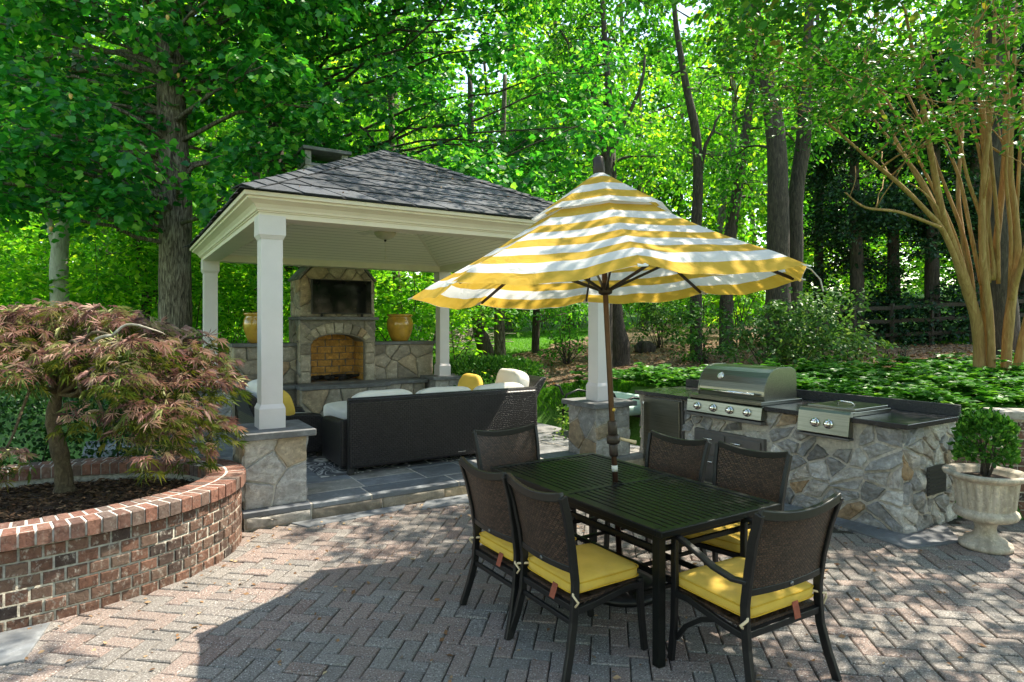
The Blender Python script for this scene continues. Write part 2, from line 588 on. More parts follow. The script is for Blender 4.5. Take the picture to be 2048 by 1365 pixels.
M['bark_maple'] = barkmat('maple_bark', [(.3, (.045, .032, .017)), (.5, (.12, .085, .045)), (.7, (.20, .155, .09))], (22, 22, 9), .9)
M['twig_pale'] = barkmat('bleached_twig', [(.3, (.25, .20, .16)), (.7, (.5, .45, .4))], (9, 9, 9), .3)

G1 = [(0, (.010, .085, .022)), (.3, (.022, .155, .03)), (.6, (.042, .24, .038)), (.85, (.10, .36, .055)), (1, (.26, .50, .09))]
M['leaf_tulip'] = leafmat('tulip_leaf', G1, .52, .36, (1.7, 1.65, .5), .5)
M['leaf_fine'] = leafmat('fine_leaf', [(0, (.022, .12, .02)), (.4, (.05, .215, .028)), (.8, (.105, .33, .04)), (1, (.22, .45, .07))], .55, .45, (1.5, 1.5, .42))
M['leaf_far'] = leafmat('woodland_leaf', [(0, (.045, .20, .022)), (.35, (.10, .34, .032)), (.7, (.19, .47, .042)), (1, (.40, .62, .08))], .62, .5, (1.6, 1.4, .38))
M['leaf_myrtle'] = leafmat('myrtle_leaf', [(0, (.02, .10, .016)), (.4, (.04, .165, .022)), (.75, (.065, .22, .03)), (.95, (.11, .28, .04)), (1, (.25, .20, .05))], .30, .4, (1.3, 1.3, .4))
M['leaf_dark'] = leafmat('evergreen_leaf', [(0, (.006, .024, .012)), (.5, (.014, .05, .02)), (.85, (.03, .085, .03)), (1, (.08, .16, .05))], .2, .35)
M['leaf_shrub'] = leafmat('shrub_leaf', [(0, (.03, .09, .025)), (.5, (.06, .16, .04)), (.85, (.12, .25, .06)), (1, (.24, .36, .12))], .4, .4)
M['leaf_box'] = leafmat('boxwood_leaf', [(0, (.02, .08, .012)), (.5, (.045, .16, .02)), (.85, (.085, .24, .03)), (1, (.16, .33, .05))], .3, .35)
M['leaf_bed'] = leafmat('pachysandra_leaf', [(0, (.025, .11, .015)), (.4, (.05, .19, .02)), (.8, (.09, .27, .03)), (1, (.18, .38, .06))], .4, .4)
M['leaf_lime'] = leafmat('lime_leaf', [(0, (.06, .17, .02)), (.5, (.14, .30, .04)), (1, (.36, .46, .10))], .45, .4)
M['leaf_ivy'] = leafmat('hedge_leaf', [(0, (.008, .03, .01)), (.5, (.016, .065, .016)), (.9, (.035, .11, .025)), (1, (.08, .18, .04))], .3, .4)
M['leaf_maple'] = leafmat('maple_leaf', [(0, (.09, .05, .055)), (.2, (.22, .115, .115)), (.42, (.38, .22, .20)), (.64, (.55, .38, .34)), (.74, (.34, .30, .15)), (1, (.18, .25, .07))], .25, .5, (1.1, .9, .7))
M['leaf_maple_green'] = leafmat('maple_green_leaf', [(0, (.03, .06, .012)), (.5, (.09, .13, .02)), (1, (.2, .2, .04))], .4, .5)
M['blossom'] = plain('tulip_blossom', (.75, .45, .14), .6, var=.4, scale=3)
M['grass_blade'] = leafmat('grass_blade', [(0, (.05, .18, .012)), (.5, (.10, .30, .02)), (1, (.19, .44, .04))], .5, .5, (1.3, 1.3, .4))
M['liriope'] = leafmat('strap_leaf', [(0, (.03, .08, .035)), (.7, (.07, .15, .07)), (1, (.2, .28, .16))], .3, .4)

# ------------------------------------------------------------------ stone helpers
def clip(poly, nx, ny, d):
    """keep points with nx*x+ny*y <= d"""
    out = []
    for i in range(len(poly)):
        a, b = poly[i], poly[(i + 1) % len(poly)]
        da, db = nx * a[0] + ny * a[1] - d, nx * b[0] + ny * b[1] - d
        if da <= 0:
            out.append(a)
        if da * db < 0:
            t = da / (da - db)
            out.append((a[0] + t * (b[0] - a[0]), a[1] + t * (b[1] - a[1])))
    return out

def cells(w, h, s, rnd, gap, aniso=1.0, ang=0.):
    """irregular fieldstone cells of a w x h rectangle, shrunk by half a joint"""
    ca, sa = math.cos(ang), math.sin(ang)
    def tr(p):
        x, y = ca * p[0] + sa * p[1], -sa * p[0] + ca * p[1]
        return (x / aniso, y)
    pts = []
    nx, ny = max(1, round(w / (s * math.sqrt(aniso)))), max(1, round(h / (s / math.sqrt(aniso))))
    for i in range(nx):
        for j in range(ny):
            if rnd.random() < .12:
                continue
            pts.append(((i + .5 + rnd.uniform(-.42, .42) + (.25 if j % 2 else -.25)) * w / nx, (j + .5 + rnd.uniform(-.42, .42)) * h / ny))
    res = []
    for p in pts:
        poly = [(0, 0), (w, 0), (w, h), (0, h)]
        tp = tr(p)
        for q in pts:
            if q is p:
                continue
            tq = tr(q)
            if abs(tq[0] - tp[0]) > 4 * s or abs(tq[1] - tp[1]) > 4 * s:
                continue
            # bisector in the stretched metric, expressed back in plain coords
            dx, dy = tq[0] - tp[0], tq[1] - tp[1]
            nxx = ca * dx / aniso - sa * dy
            nyy = sa * dx / aniso + ca * dy
            L = math.hypot(nxx, nyy)
            if L < 1e-6:
                continue
            mid = ((p[0] + q[0]) / 2, (p[1] + q[1]) / 2)
            d = (nxx * mid[0] + nyy * mid[1]) / L
            poly = clip(poly, nxx / L, nyy / L, d - gap / 2)
            if len(poly) < 3:
                break
        if len(poly) >= 3:
            A = abs(sum(poly[i][0] * poly[(i + 1) % len(poly)][1] - poly[(i + 1) % len(poly)][0] * poly[i][1] for i in range(len(poly)))) / 2
            if A > s * s * .03:
                res.append(poly)
    return res

def stone_poly(mb, poly, O, U, V, Nn, t, rough, rnd, mi=0):
    """one stone: chamfered, tilted, lumpy face"""
    O, U, V, Nn = Vector(O), Vector(U), Vector(V), Vector(Nn)
    cx = sum(p[0] for p in poly) / len(poly)
    cy = sum(p[1] for p in poly) / len(poly)
    ring = []
    per = sum(math.dist(poly[i], poly[(i + 1) % len(poly)]) for i in range(len(poly)))
    step = max(.02, per / 22)
    for i in range(len(poly)):
        a, b = poly[i], poly[(i + 1) % len(poly)]
        k = max(1, int(math.dist(a, b) / step))
        for j in range(k):
            f = j / k
            ring.append((a[0] + f * (b[0] - a[0]), a[1] + f * (b[1] - a[1])))
    n = len(ring)
    tx, ty = rnd.gauss(0, rough * 2.2), rnd.gauss(0, rough * 2.2)
    tt = t * rnd.uniform(.75, 1.15)
    seed = rnd.uniform(0, 99)
    vs = []
    for sc, hh in ((1., -.25), (.985, .62), (.93, .95), (.62, 1.05), (.3, 1.1)):
        for (x, y) in ring:
            jit = .012 * noise.noise(Vector((x * 22, y * 22, seed)))
            xx, yy = cx + (x - cx) * sc + jit * sc, cy + (y - cy) * sc + jit * .7
            h = tt * hh
            if hh > 0:
                h += (xx - cx) * tx + (yy - cy) * ty
                h += rough * .5 * noise.noise(Vector((xx * 8, yy * 8, seed))) + rough * .3 * noise.noise(Vector((xx * 22, yy * 22, seed + 9)))
                h = max(h, t * .15)
            vs.append(O + U * xx + V * yy + Nn * h)
    vs.append(O + U * cx + V * cy + Nn * (tt * 1.1 + rough * .3 * noise.noise(Vector((cx * 8, cy * 8, seed)))))
    fs = []
    flip = U.cross(V).dot(Nn) < 0
    area = sum(ring[i][0] * ring[(i + 1) % n][1] - ring[(i + 1) % n][0] * ring[i][1] for i in range(n))
    if area < 0:
        flip = not flip
    for r in range(4):
        for k in range(n):
            f = (r * n + k, r * n + (k + 1) % n, (r + 1) * n + (k + 1) % n, (r + 1) * n + k)
            fs.append(f[::-1] if flip else f)
    for k in range(n):
        f = (4 * n + k, 4 * n + (k + 1) % n, 5 * n)
        fs.append(f[::-1] if flip else f)
    mb.add(vs, fs, mi, rough < .02)

def stone_face(mb, O, U, V, Nn, w, h, s, t, rough, seed, gap=.014, mi=0, aniso=1., ang=0., holes=()):
    rnd = random.Random(seed)
    for poly in cells(w, h, s, rnd, gap, aniso, ang):
        cx = sum(p[0] for p in poly) / len(poly)
        cy = sum(p[1] for p in poly) / len(poly)
        if any(a < cx < b and c < cy < d for a, b, c, d in holes):
            continue
        stone_poly(mb, poly, O, U, V, Nn, t, rough, rnd, mi)

# ------------------------------------------------------------------ terrain
def lerp_pts(x, pts):
    if x <= pts[0][0]:
        return pts[0][1]
    for (a, za), (b, zb) in zip(pts, pts[1:]):
        if x <= b:
            return za + (zb - za) * (x - a) / (b - a)
    return pts[-1][1]

def ss(a, b, x):
    t = min(1, max(0, (x - a) / (b - a)))
    return t * t * (3 - 2 * t)

def on_patio(x, y):
    return (x < 5.35 and y < -.2) or (x + y < 2.42 and y < -2.95) or (-.4 < x < 4.45 and y < 4.6) or (-3.4 < x < 1 and y < .9)

def gz(x, y):
    """ground height"""
    if on_patio(x, y):
        return -.10
    d = y - 1.56 + .584 * (x - 7.1)
    w = ss(-1.2, 3.2, d)
    zr = lerp_pts(x, [(4.9, .05), (5.38, .84), (7.2, .86), (10.5, .97), (14, 1.22), (20, 1.62), (30, 2.2), (60, 4.5), (200, 12)])
    zl = lerp_pts(x, [(4.6, .06), (7.1, .36), (9.5, .62), (13, .93), (18, 1.25), (25, 1.7), (60, 4.5), (200, 12)])
    zl += .012 * max(0, y - 5)
    if d < -1.2 and y < -.1:
        zl = zr
    z = zr + (zl - zr) * w
    return z + .03 * noise.noise(Vector((x * .5, y * .5, 3)))

def grid_sheet(name, xs, ys, zf, keep, mats, parent=None, mi=None):
    idx, vs, fs = {}, [], []
    def vid(i, j):
        if (i, j) not in idx:
            idx[(i, j)] = len(vs)
            vs.append((xs[i], ys[j], zf(xs[i], ys[j])))
        return idx[(i, j)]
    for i in range(len(xs) - 1):
        for j in range(len(ys) - 1):
            cx, cy = (xs[i] + xs[i + 1]) / 2, (ys[j] + ys[j + 1]) / 2
            if keep(cx, cy):
                fs.append((vid(i, j), vid(i + 1, j), vid(i + 1, j + 1), vid(i, j + 1)))
    me = bpy.data.meshes.new(name)
    me.from_pydata(vs, [], fs)
    me.polygons.foreach_set('use_smooth', [True] * len(fs))
    me.materials.append(mats)
    me.update()
    o = bpy.data.objects.new(name, me)
    COL.objects.link(o)
    return o

def axis(a, b, lo, hi, step):
    """fine steps between lo and hi, growing outside"""
    v = list(np.arange(lo, hi + 1e-6, step))
    s, x = step, lo
    left = []
    while x > a:
        s *= 1.35
        x -= s
        left.append(x)
    s, x = step, hi
    right = []
    while x < b:
        s *= 1.35
        x += s
        right.append(x)
    return left[::-1] + v + right

gx, gy = axis(-220, 240, -6, 22, .3), axis(-40, 240, -8, 22, .3)
g = grid_sheet('lawn_ground', gx, gy, gz, lambda x, y: True, M['turf'])
tag(g, kind='structure')

def in_mulch(x, y):
    nse = .25 * noise.noise(Vector((x * .8, y * .8, 1)))
    d = y - 1.56 + .584 * (x - 7.1) + nse
    return x > 7.05 + nse and d > 0 and y < 10.6 + .55 * (x - 8.4) + nse * 2 and (x < 17.5 + nse * 3 or y > 5) and x < 24

mx, my = list(np.arange(6.8, 24.01, .22)), list(np.arange(-6, 19, .22))
tag(grid_sheet('mulch_ground', mx, my, lambda x, y: gz(x, y) + .035 + .02 * noise.noise(Vector((x * 2.5, y * 2.5, 0))), in_mulch, M['leaf_litter']), kind='structure')

# ------------------------------------------------------------------ patio
def build_patio():
    mb = MB()
    ang = math.radians(-40.5)
    ca, sa = math.cos(ang), math.sin(ang)
    L, wd, g_, z0, z1, bv = .208, .104, .0065, -.055, 0., .006
    rnd = random.Random(3)
    cap = [[1.15, -1.0], [1.15, -.62]]
    def ok(x, y):
        if not (-3.6 < x < 6.6 and -6.4 < y < -.34):
            return False
        if ((x + 1.9) / 1.50) ** 2 + ((y + .43) / 1.05) ** 2 < 1.0:
            return False
        if x > 4.42 and -3.45 < y:
            return False
        if x + y > 1.99 and y < -3.3:
            return False
        if 4.05 < x < 4.42 and -3.2 < y < -.9 and y > -3.2 + 3. * (x - 4.05):
            return False
        # keep only what the camera could see (and a step to each side)
        dx, dy = x + 1.193, y + 6.169
        d = ST * dx + CT * dy
        s_ = CT * dx - ST * dy
        return d > .9 and abs(s_) < d * 1.15 + 1.2
    for i in range(-60, 90):
        for j in range(-90, 60):
            for kind in (0, 1):
                # herringbone tiling with unit wd
                if kind == 0:
                    u0, v0 = (i * 1 + j * 2) * 1, 0
                # lattice: translations (1,1) and (2,-2) in units of wd
                U0 = i * 1 + j * 2
                V0 = i * 1 - j * 2
                if kind == 0:
                    a0, a1, b0, b1 = U0, U0 + 2, V0, V0 + 1
                else:
                    a0, a1, b0, b1 = U0, U0 + 1, V0 + 1, V0 + 3
                cu, cv = (a0 + a1) / 2 * wd, (b0 + b1) / 2 * wd
                if abs(cu) > 12 or abs(cv) > 12:
                    continue
                x, y = ca * cu - sa * cv + 1., sa * cu + ca * cv - 3.
                if not ok(x, y):
                    continue
                hx, hy = (a1 - a0) * wd / 2 - g_ / 2, (b1 - b0) * wd / 2 - g_ / 2
                rz = ang + rnd.gauss(0, .012)
                c, s = math.cos(rz), math.sin(rz)
                dz = rnd.gauss(0, .0022)
                tx, ty = rnd.gauss(0, .010), rnd.gauss(0, .010)
                vs = []
                for (ex, zz) in ((0, z0), (0, z1 - bv), (bv, z1)):
                    for sx, sy in ((-1, -1), (1, -1), (1, 1), (-1, 1)):
                        px, py = sx * (hx - ex), sy * (hy - ex)
                        vs.append((x + c * px - s * py, y + s * px + c * py, zz + dz + tx * px + ty * py))
                fs = [(8, 9, 10, 11)]
                for r in (0, 4):
                    fs += [(r + k, r + (k + 1) % 4, r + 4 + (k + 1) % 4, r + 4 + k) for k in range(4)]
                mb.add(vs, fs)
    o = mb.build('paver_patio', M['paver'])
    tag(o, kind='structure')
    # jointing sand bed
    b = MB()
    b.box(-6, 6.6, -8.5, -.30, -.12, -.014)
    tag(b.build('patio_joint_sand', M['joint']), kind='structure')
build_patio()

# irregular flagstones let into the paving
def flag(name, pts, z=.004, label=None):
    mb = MB()
    mb.prism([(p[0], p[1], z - .05) for p in pts], (0, 0, .05))
    o = mb.build(name, M['bluestone'], bevel=.006)
    return tag(o, kind='structure')
flag('paving_flagstone', [(1.25, -.62), (2.6, -.66), (2.75, -.36), (1.42, -.36)], .012)
flag('paving_flagstone', [(-2.35, -1.95), (-1.62, -1.99), (-1.54, -1.55), (-2.25, -1.56)], .012)
flag('paving_flagstone', [(4.08, -3.62), (4.62, -3.78), (5.0, -3.5), (4.42, -3.46), (4.38, -2.7), (4.2, -2.9)], .014)
flag('paving_flagstone', [(4.16, -2.6), (4.40, -2.55), (4.40, -1.55), (4.2, -1.6)], .012)
flag('paving_flagstone', [(.1, -.37), (1.2, -.37), (1.1, -.52), (.2, -.56)], .010)

# ------------------------------------------------------------------ pavilion floor: random rectangular bluestone
def build_floor():
    mb = MB()
    rnd = random.Random(11)
    rects = []
    def split(x0, x1, y0, y1):
        w, h = x1 - x0, y1 - y0
        if (w > .95 or h > .75) or (w * h > .38 and rnd.random() < .7):
            if w > h * 1.1:
                f = rnd.uniform(.38, .62)
                split(x0, x0 + w * f, y0, y1)
                split(x0 + w * f, x1, y0, y1)
            else:
                f = rnd.uniform(.38, .62)
                split(x0, x1, y0, y0 + h * f)
                split(x0, x1, y0 + h * f, y1)
        else:
            rects.append((x0, x1, y0, y1))
    split(-.30, 4.72, -.02, 4.4)
    split(-1.6, -.30, .95, 4.4)
    x = -.30
    while x < 4.66:     # border course along the step
        w = min(rnd.uniform(.55, .95), 4.72 - x)
        if 4.72 - x - w < .25:
            w = 4.72 - x
        rects.append((x, x + w, -.385, -.02))
        x += w
    for x0, x1, y0, y1 in rects:
        g_ = .009
        dz = rnd.gauss(0, .0012)
        mb.box(x0 + g_, x1 - g_, y0 + g_, y1 - g_, .105, .15 + dz)
    tag(mb.build('flagstone_floor', M['bluestone'], bevel=.004, seg=1), kind='structure')
    b = MB()
    b.box(-.28, 4.70, -.36, 4.38, -.1, .1455)
    b.box(-1.58, -.285, .96, 4.38, -.1, .1455)
    tag(b.build('floor_mortar_bed', M['mortar_grey']), kind='structure')
    s = MB()
    rnd = random.Random(5)
    x = -.28
    while x < 4.68:
        w = min(rnd.uniform(.35, .7), 4.70 - x)
        stone_poly(s, [(0.004, 0), (w - .004, 0), (w - .004, .10), (.004, .10)], (x, -.362, .002), (1, 0, 0), (0, 0, 1), (0, -1, 0), .016, .008, rnd)
        x += w
    tag(s.build('floor_step_riser', M['hearth_stone']), kind='structure')
build_floor()

# ------------------------------------------------------------------ pavilion
GW, GL = 3.97, 4.55
pav = thing('pavilion', 'white square-column pavilion with a grey hipped roof over the flagstone floor', 'pavilion')

def stone_pier(cx, cy, hw, z0, z1, seed, parent):
    b = MB()
    b.box(cx - hw + .02, cx + hw - .02, cy - hw + .02, cy + hw - .02, z0, z1)
    pier = b.build('pier', M['mortar_grey'], parent)
    s = MB()
    for k, (O, U, Nn) in enumerate((((cx - hw + .02, cy - hw + .02, z0), (1, 0, 0), (0, -1, 0)), ((cx + hw - .02, cy + hw - .02, z0), (-1, 0, 0), (0, 1, 0)),
                                   ((cx - hw + .02, cy + hw - .02, z0), (0, -1, 0), (-1, 0, 0)), ((cx + hw - .02, cy - hw + .02, z0), (0, 1, 0), (1, 0, 0)))):
        stone_face(s, O, U, (0, 0, 1), Nn, 2 * hw - .04, z1 - z0 - .002, .25, .018, .022, seed * 10 + k, .013, aniso=1.35, ang=.75)
    s.build('stone_facing', M['pier_stone'], pier)
    c = MB()
    c.box(cx - hw - .055, cx + hw + .055, cy - hw - .055, cy + hw + .055, z1, z1 + .06)
    c.build('pier_cap', M['cap_stone'], pier, bevel=.006)
    return pier

cols = {}
for (cx, cy, seed) in ((0, 0, 8), (GW, 0, 2), (0, GL, 3), (GW, GL, 4)):
    stone_pier(cx, cy, .285, .15, .762, seed, pav)
    c = MB()
    c.box(cx - .096, cx + .096, cy - .096, cy + .096, .822, 2.757)
    column = c.build('column', M['white'], pav, bevel=.004)
    b = MB()
    b.box(cx - .116, cx + .116, cy - .116, cy + .116, .822, 1.0)
    b.prism([(cx - .116, cy - .116, 1.0), (cx + .116, cy - .116, 1.0), (cx + .116, cy + .116, 1.0), (cx - .116, cy + .116, 1.0)], (0, 0, .004))
    b.add([(cx - .116, cy - .116, 1.004), (cx + .116, cy - .116, 1.004), (cx + .116, cy + .116, 1.004), (cx - .116, cy + .116, 1.004),
           (cx - .099, cy - .099, 1.045), (cx + .099, cy - .099, 1.045), (cx + .099, cy + .099, 1.045), (cx - .099, cy + .099, 1.045)],
          [(k, (k + 1) % 4, 4 + (k + 1) % 4, 4 + k) for k in range(4)])
    b.build('column_base', M['white'], column, bevel=.003)
    b = MB()
    b.add([(cx - .099, cy - .099, 2.565), (cx + .099, cy - .099, 2.565), (cx + .099, cy + .099, 2.565), (cx - .099, cy + .099, 2.565),
           (cx - .116, cy - .116, 2.60), (cx + .116, cy - .116, 2.60), (cx + .116, cy + .116, 2.60), (cx - .116, cy + .116, 2.60)],
          [(k, (k + 1) % 4, 4 + (k + 1) % 4, 4 + k) for k in range(4)])
    b.box(cx - .119, cx + .119, cy - .119, cy + .119, 2.60, 2.782)
    b.build('column_capital', M['white'], column, bevel=.003)

# beams (butted, each a part)
def beam(x0, x1, y0, y1):
    b = MB()
    b.box(x0, x1, y0, y1, 2.757, 2.90)
    b.build('beam', M['trim'], pav, bevel=.004)
hb = .115
beam(-hb, GW + hb, -hb, hb)
beam(-hb, GW + hb, GL - hb, GL + hb)
beam(-hb, hb, hb + .001, GL - hb - .001)
beam(GW - hb, GW + hb, hb + .001, GL - hb - .001)

# cornice: moulding profile swept round the four sides
prof = [(.116, 2.806), (.128, 2.806), (.128, 2.818), (.142, 2.82), (.150, 2.842), (.172, 2.872), (.205, 2.892), (.232, 2.905), (.234, 2.925), (.262, 2.928), (.266, 2.965), (.05, 2.968), (.05, 2.806)]
mb = MB()
ncor = len(prof)
vs = []
for (d, z) in prof:
    vs += [(-d, -d, z), (GW + d, -d, z), (GW + d, GL + d, z), (-d, GL + d, z)]
fs = []
for i in range(ncor - 1):
    for k in range(4):
        fs.append((i * 4 + k, i * 4 + (k + 1) % 4, i * 4 + 4 + (k + 1) % 4, i * 4 + 4 + k))
mb.add(vs, fs)
mb.build('cornice', M['trim'], pav, bevel=.003)

# ceiling: four beadboard slopes rising to a flat
mb = MB()
ci = .118
lo = [(ci, ci, 2.86), (GW - ci, ci, 2.86), (GW - ci, GL - ci, 2.86), (ci, GL - ci, 2.86)]
k_ = .22
hi_ = [(1.985 - 1.985 * k_, 2.275 - 2.275 * k_, 3.55), (1.985 + 1.985 * k_, 2.275 - 2.275 * k_, 3.55), (1.985 + 1.985 * k_, 2.275 + 2.275 * k_, 3.55), (1.985 - 1.985 * k_, 2.275 + 2.275 * k_, 3.55)]
mb.add(lo + hi_, [((k + 1) % 4, k, 4 + k, 4 + (k + 1) % 4) for k in range(4)] + [(7, 6, 5, 4)])
mb.build('ceiling', M['bead'], pav)
# hip battens on the ceiling
for k in range(4):
    mb = MB()
    a, b_ = Vector(lo[k]), Vector(hi_[k])
    mb.bar([a, b_], .05, .02, (b_ - a).cross(Vector((0, 0, 1))))
    mb.build('ceiling_batten', M['trim'], pav)

# roof
AP = Vector((1.985, 2.275, 4.214))
ed = .285
corners = [Vector((-ed, -ed, 2.975)), Vector((GW + ed, -ed, 2.975)), Vector((GW + ed, GL + ed, 2.975)), Vector((-ed, GL + ed, 2.975))]
deck = MB()
deck.add(corners + [AP - Vector((0, 0, .01))] + [c - Vector((0, 0, .006)) for c in corners],
         [(k, (k + 1) % 4, 4) for k in range(4)] + [(5 + k, 5 + (k + 1) % 4, (k + 1) % 4, k) for k in range(4)])
roof = deck.build('roof', M['roof_felt'], pav)

def shingle_face(mb, A, B, C, seed):
    """parallelogram slate-look tabs laid in courses on triangle A B C (C apex)"""
    rnd = random.Random(seed)
    U = (B - A).normalized()
    base = (B - A).length
    foot = A + U * (C - A).dot(U)
    Vv = (C - foot)
    H = Vv.length
    Vv = Vv / H
    Nn = U.cross(Vv)
    if Nn.z < 0:
        Nn = -Nn
    cu = (C - A).dot(U)
    e = .315
    rows = int(H / e) + 1
    for r in range(rows):
        v0, v1 = r * e, min((r + 1) * e + .03, H)
        x = -.5 + (r % 2) * .17 + rnd.uniform(-.03, .03)
        sk = .20
        while x < base + .5:
            w = rnd.uniform(.33, .42)
            drop = rnd.choice((0, .0, .0, .018))
            poly = [(x + sk, v0 - drop), (x + w + sk - .03, v0 - drop), (x + w - .03, v1), (x, v1)]
            # clip by the two hips
            n1 = (-H, cu)
            L1 = math.hypot(*n1)
            poly = clip(poly, n1[0] / L1, n1[1] / L1, 0)
            if len(poly) >= 3:
                n2 = (H, base - cu)
                L2 = math.hypot(*n2)
                poly = clip(poly, n2[0] / L2, n2[1] / L2, H * base / L2)
            if len(poly) >= 3:
                th = .009
                lift0, lift1 = .013 + rnd.uniform(0, .004), .003
                top, bot = [], []
                for (a, b) in poly:
                    f = (b - v0) / e
                    l = lift0 + (lift1 - lift0) * f
                    p = A + U * a + Vv * b
                    top.append(p + Nn * l)
                    bot.append(p + Nn * (l - th))
                n = len(top)
                ar = sum(poly[i][0] * poly[(i + 1) % n][1] - poly[(i + 1) % n][0] * poly[i][1] for i in range(n))
                fs = [tuple(range(n))] + [((i + 1) % n, i, n + i, n + (i + 1) % n) for i in range(n)]
                if ar < 0:
                    fs = [f[::-1] for f in fs]
                mb.add(top + bot, fs)
            x += w
mb = MB()
for k in range(4):
    shingle_face(mb, corners[k], corners[(k + 1) % 4], AP, k)
mb.build('shingles', M['shingle'], roof)
mb = MB()
for k in range(4):      # hip caps
    c = corners[k]
    d = (AP - c)
    L = d.length
    d = d / L
    s = d.cross(Vector((0, 0, 1))).normalized()
    up = s.cross(d)
    t = 0
    while t < L - .02:
        t1 = min(t + .27, L)
        a, b = c + d * t, c + d * t1
        wd = .115
        q0, q1 = .034, .018
        vs = [a + up * q0 * 1.1 , a + s * wd - up * (wd * .33) + up * q0, a - s * wd - up * (wd * .33) + up * q0,
              b + up * q1 * 1.1, b + s * wd - up * (wd * .33) + up * q1, b - s * wd - up * (wd * .33) + up * q1]
        lowr = [v - up * .01 for v in vs[:3]]
        mb.add(vs + lowr, [(0, 1, 4, 3), (0, 3, 5, 2), (6, 7, 1, 0), (8, 6, 0, 2), (1, 7, 4), (2, 5, 8)])
        t += .2
mb.build('hip_caps', M['shingle'], roof)

# ------------------------------------------------------------------ ceiling fan
fan = thing('ceiling_fan', 'cream ceiling fan with a light bowl hanging under the pavilion ceiling', 'ceiling fan', (1.985, 2.275, 0))
mb = MB()
mb.tube([(0, 0, 3.55), (0, 0, 3.20)], .016, 10)
mb.lathe([(.07, 3.49), (.07, 3.55)], n=20)
mb.build('downrod', M['fan_white'], fan)
mb = MB()
mb.lathe([(.03, 3.24), (.11, 3.22), (.13, 3.16), (.13, 3.11), (.09, 3.08), (.06, 3.075)], n=24)
mb.build('motor', M['fan_white'], fan)
for k in range(5):
    a = 2 * PI * k / 5 + .55
    mb = MB()
    c, s = math.cos(a), math.sin(a)
    pts = [(.12, -.02), (.22, -.055), (.62, -.07), (.66, -.03), (.66, .04), (.62, .07), (.22, .055), (.12, .02)]
    mb.prism([(c * x - s * y, s * x + c * y, 3.115 + y * .18) for x, y in pts], (0, 0, .008))
    mb.build('blade', M['fan_white'], fan)
mb = MB()
mb.lathe([(.015, 2.975), (.06, 2.98), (.115, 3.005), (.15, 3.045), (.155, 3.075), (.06, 3.078)], n=28)
mb.build('light_bowl', M['frost'], fan)
mb = MB()
mb.lathe([(.008, 2.945), (.018, 2.955), (.018, 2.968), (.012, 2.976)], n=12)
mb.build('finial', M['dark_bronze'], fan)
mb = MB()
mb.tube([(.0, 0, 2.95), (.0, 0, 2.70)], .004, 6)
mb.lathe([(.004, 2.69), (.010, 2.70), (.007, 2.74)], (.0, 0, 0), 10)
mb.lathe([(.004, 2.81), (.009, 2.82), (.006, 2.845)], (.0, 0, 0), 10)
mb.build('pull_chain', M['trim'], fan)

# ------------------------------------------------------------------ fireplace
CHX = -.17
fp = thing('fireplace', 'tall stone outdoor fireplace with arched firebox and side walls under the pavilion', 'fireplace', (.076, .395, -.114))
fp.scale = (1.064, 1.064, 1.064)
def clad(mbs, x0, x1, y0, y1, z0, z1, s, seed, t=.02, rough=.012, sides='fblr', aniso=1., gap=.013):
    i = .0
    if 'f' in sides:
        stone_face(mbs, (x0, y0, z0), (1, 0, 0), (0, 0, 1), (0, -1, 0), x1 - x0, z1 - z0, s, t, rough, seed, gap, aniso=aniso)
    if 'b' in sides:
        stone_face(mbs, (x1, y1, z0), (-1, 0, 0), (0, 0, 1), (0, 1, 0), x1 - x0, z1 - z0, s, t, rough, seed + 1, gap, aniso=aniso)
    if 'l' in sides:
        stone_face(mbs, (x0, y1, z0), (0, -1, 0), (0, 0, 1), (-1, 0, 0), y1 - y0, z1 - z0, s, t, rough, seed + 2, gap, aniso=aniso)
    if 'r' in sides:
        stone_face(mbs, (x1, y0, z0), (0, 1, 0), (0, 0, 1), (1, 0, 0), y1 - y0, z1 - z0, s, t, rough, seed + 3, gap, aniso=aniso)

YB, YF = 4.72, 4.02      # back of the mass, front of the breast
XC = 1.84
# breast: mortar core as a front with an arched opening
op = []   # opening outline
for k in range(13):
    a = PI * k / 12
    op.append((XC - .44 * math.cos(a), 1.46 + .16 * math.sin(a)))
mb = MB()
mb.box(1.23, XC - .44, YF, YB, .84, 1.85)
mb.box(XC + .44, 2.45, YF, YB, .84, 1.85)
mb.box(XC - .44, XC + .44, YF + .52, YB, .84, 1.85)
top = [(x, YF, z) for x, z in op]
for k in range(12):       # soffit strips above the arch
    a, b = op[k], op[k + 1]
    mb.prism([(a[0], YF + .001, a[1]), (b[0], YF + .001, b[1]), (b[0], YF + .001, 1.85), (a[0], YF + .001, 1.85)], (0, .51, 0))
mb.box(1.23, 2.45, YF - .018, YB, .15, .838)
breast = mb.build('chimney_breast', M['mortar_dark'], fp)
ms = MB()
rnd = random.Random(21)
# jambs
for (x0, x1) in ((1.23, XC - .45), (XC + .45, 2.45)):
    z = .84
    while z < 1.46:
        h = min(rnd.uniform(.16, .3), 1.47 - z)
        stone_poly(ms, [(.004, .006), (x1 - x0 - .004, .006), (x1 - x0 - .004, h), (.004, h)], (x0, YF, z), (1, 0, 0), (0, 0, 1), (0, -1, 0), .022, .012, rnd)
        z += h
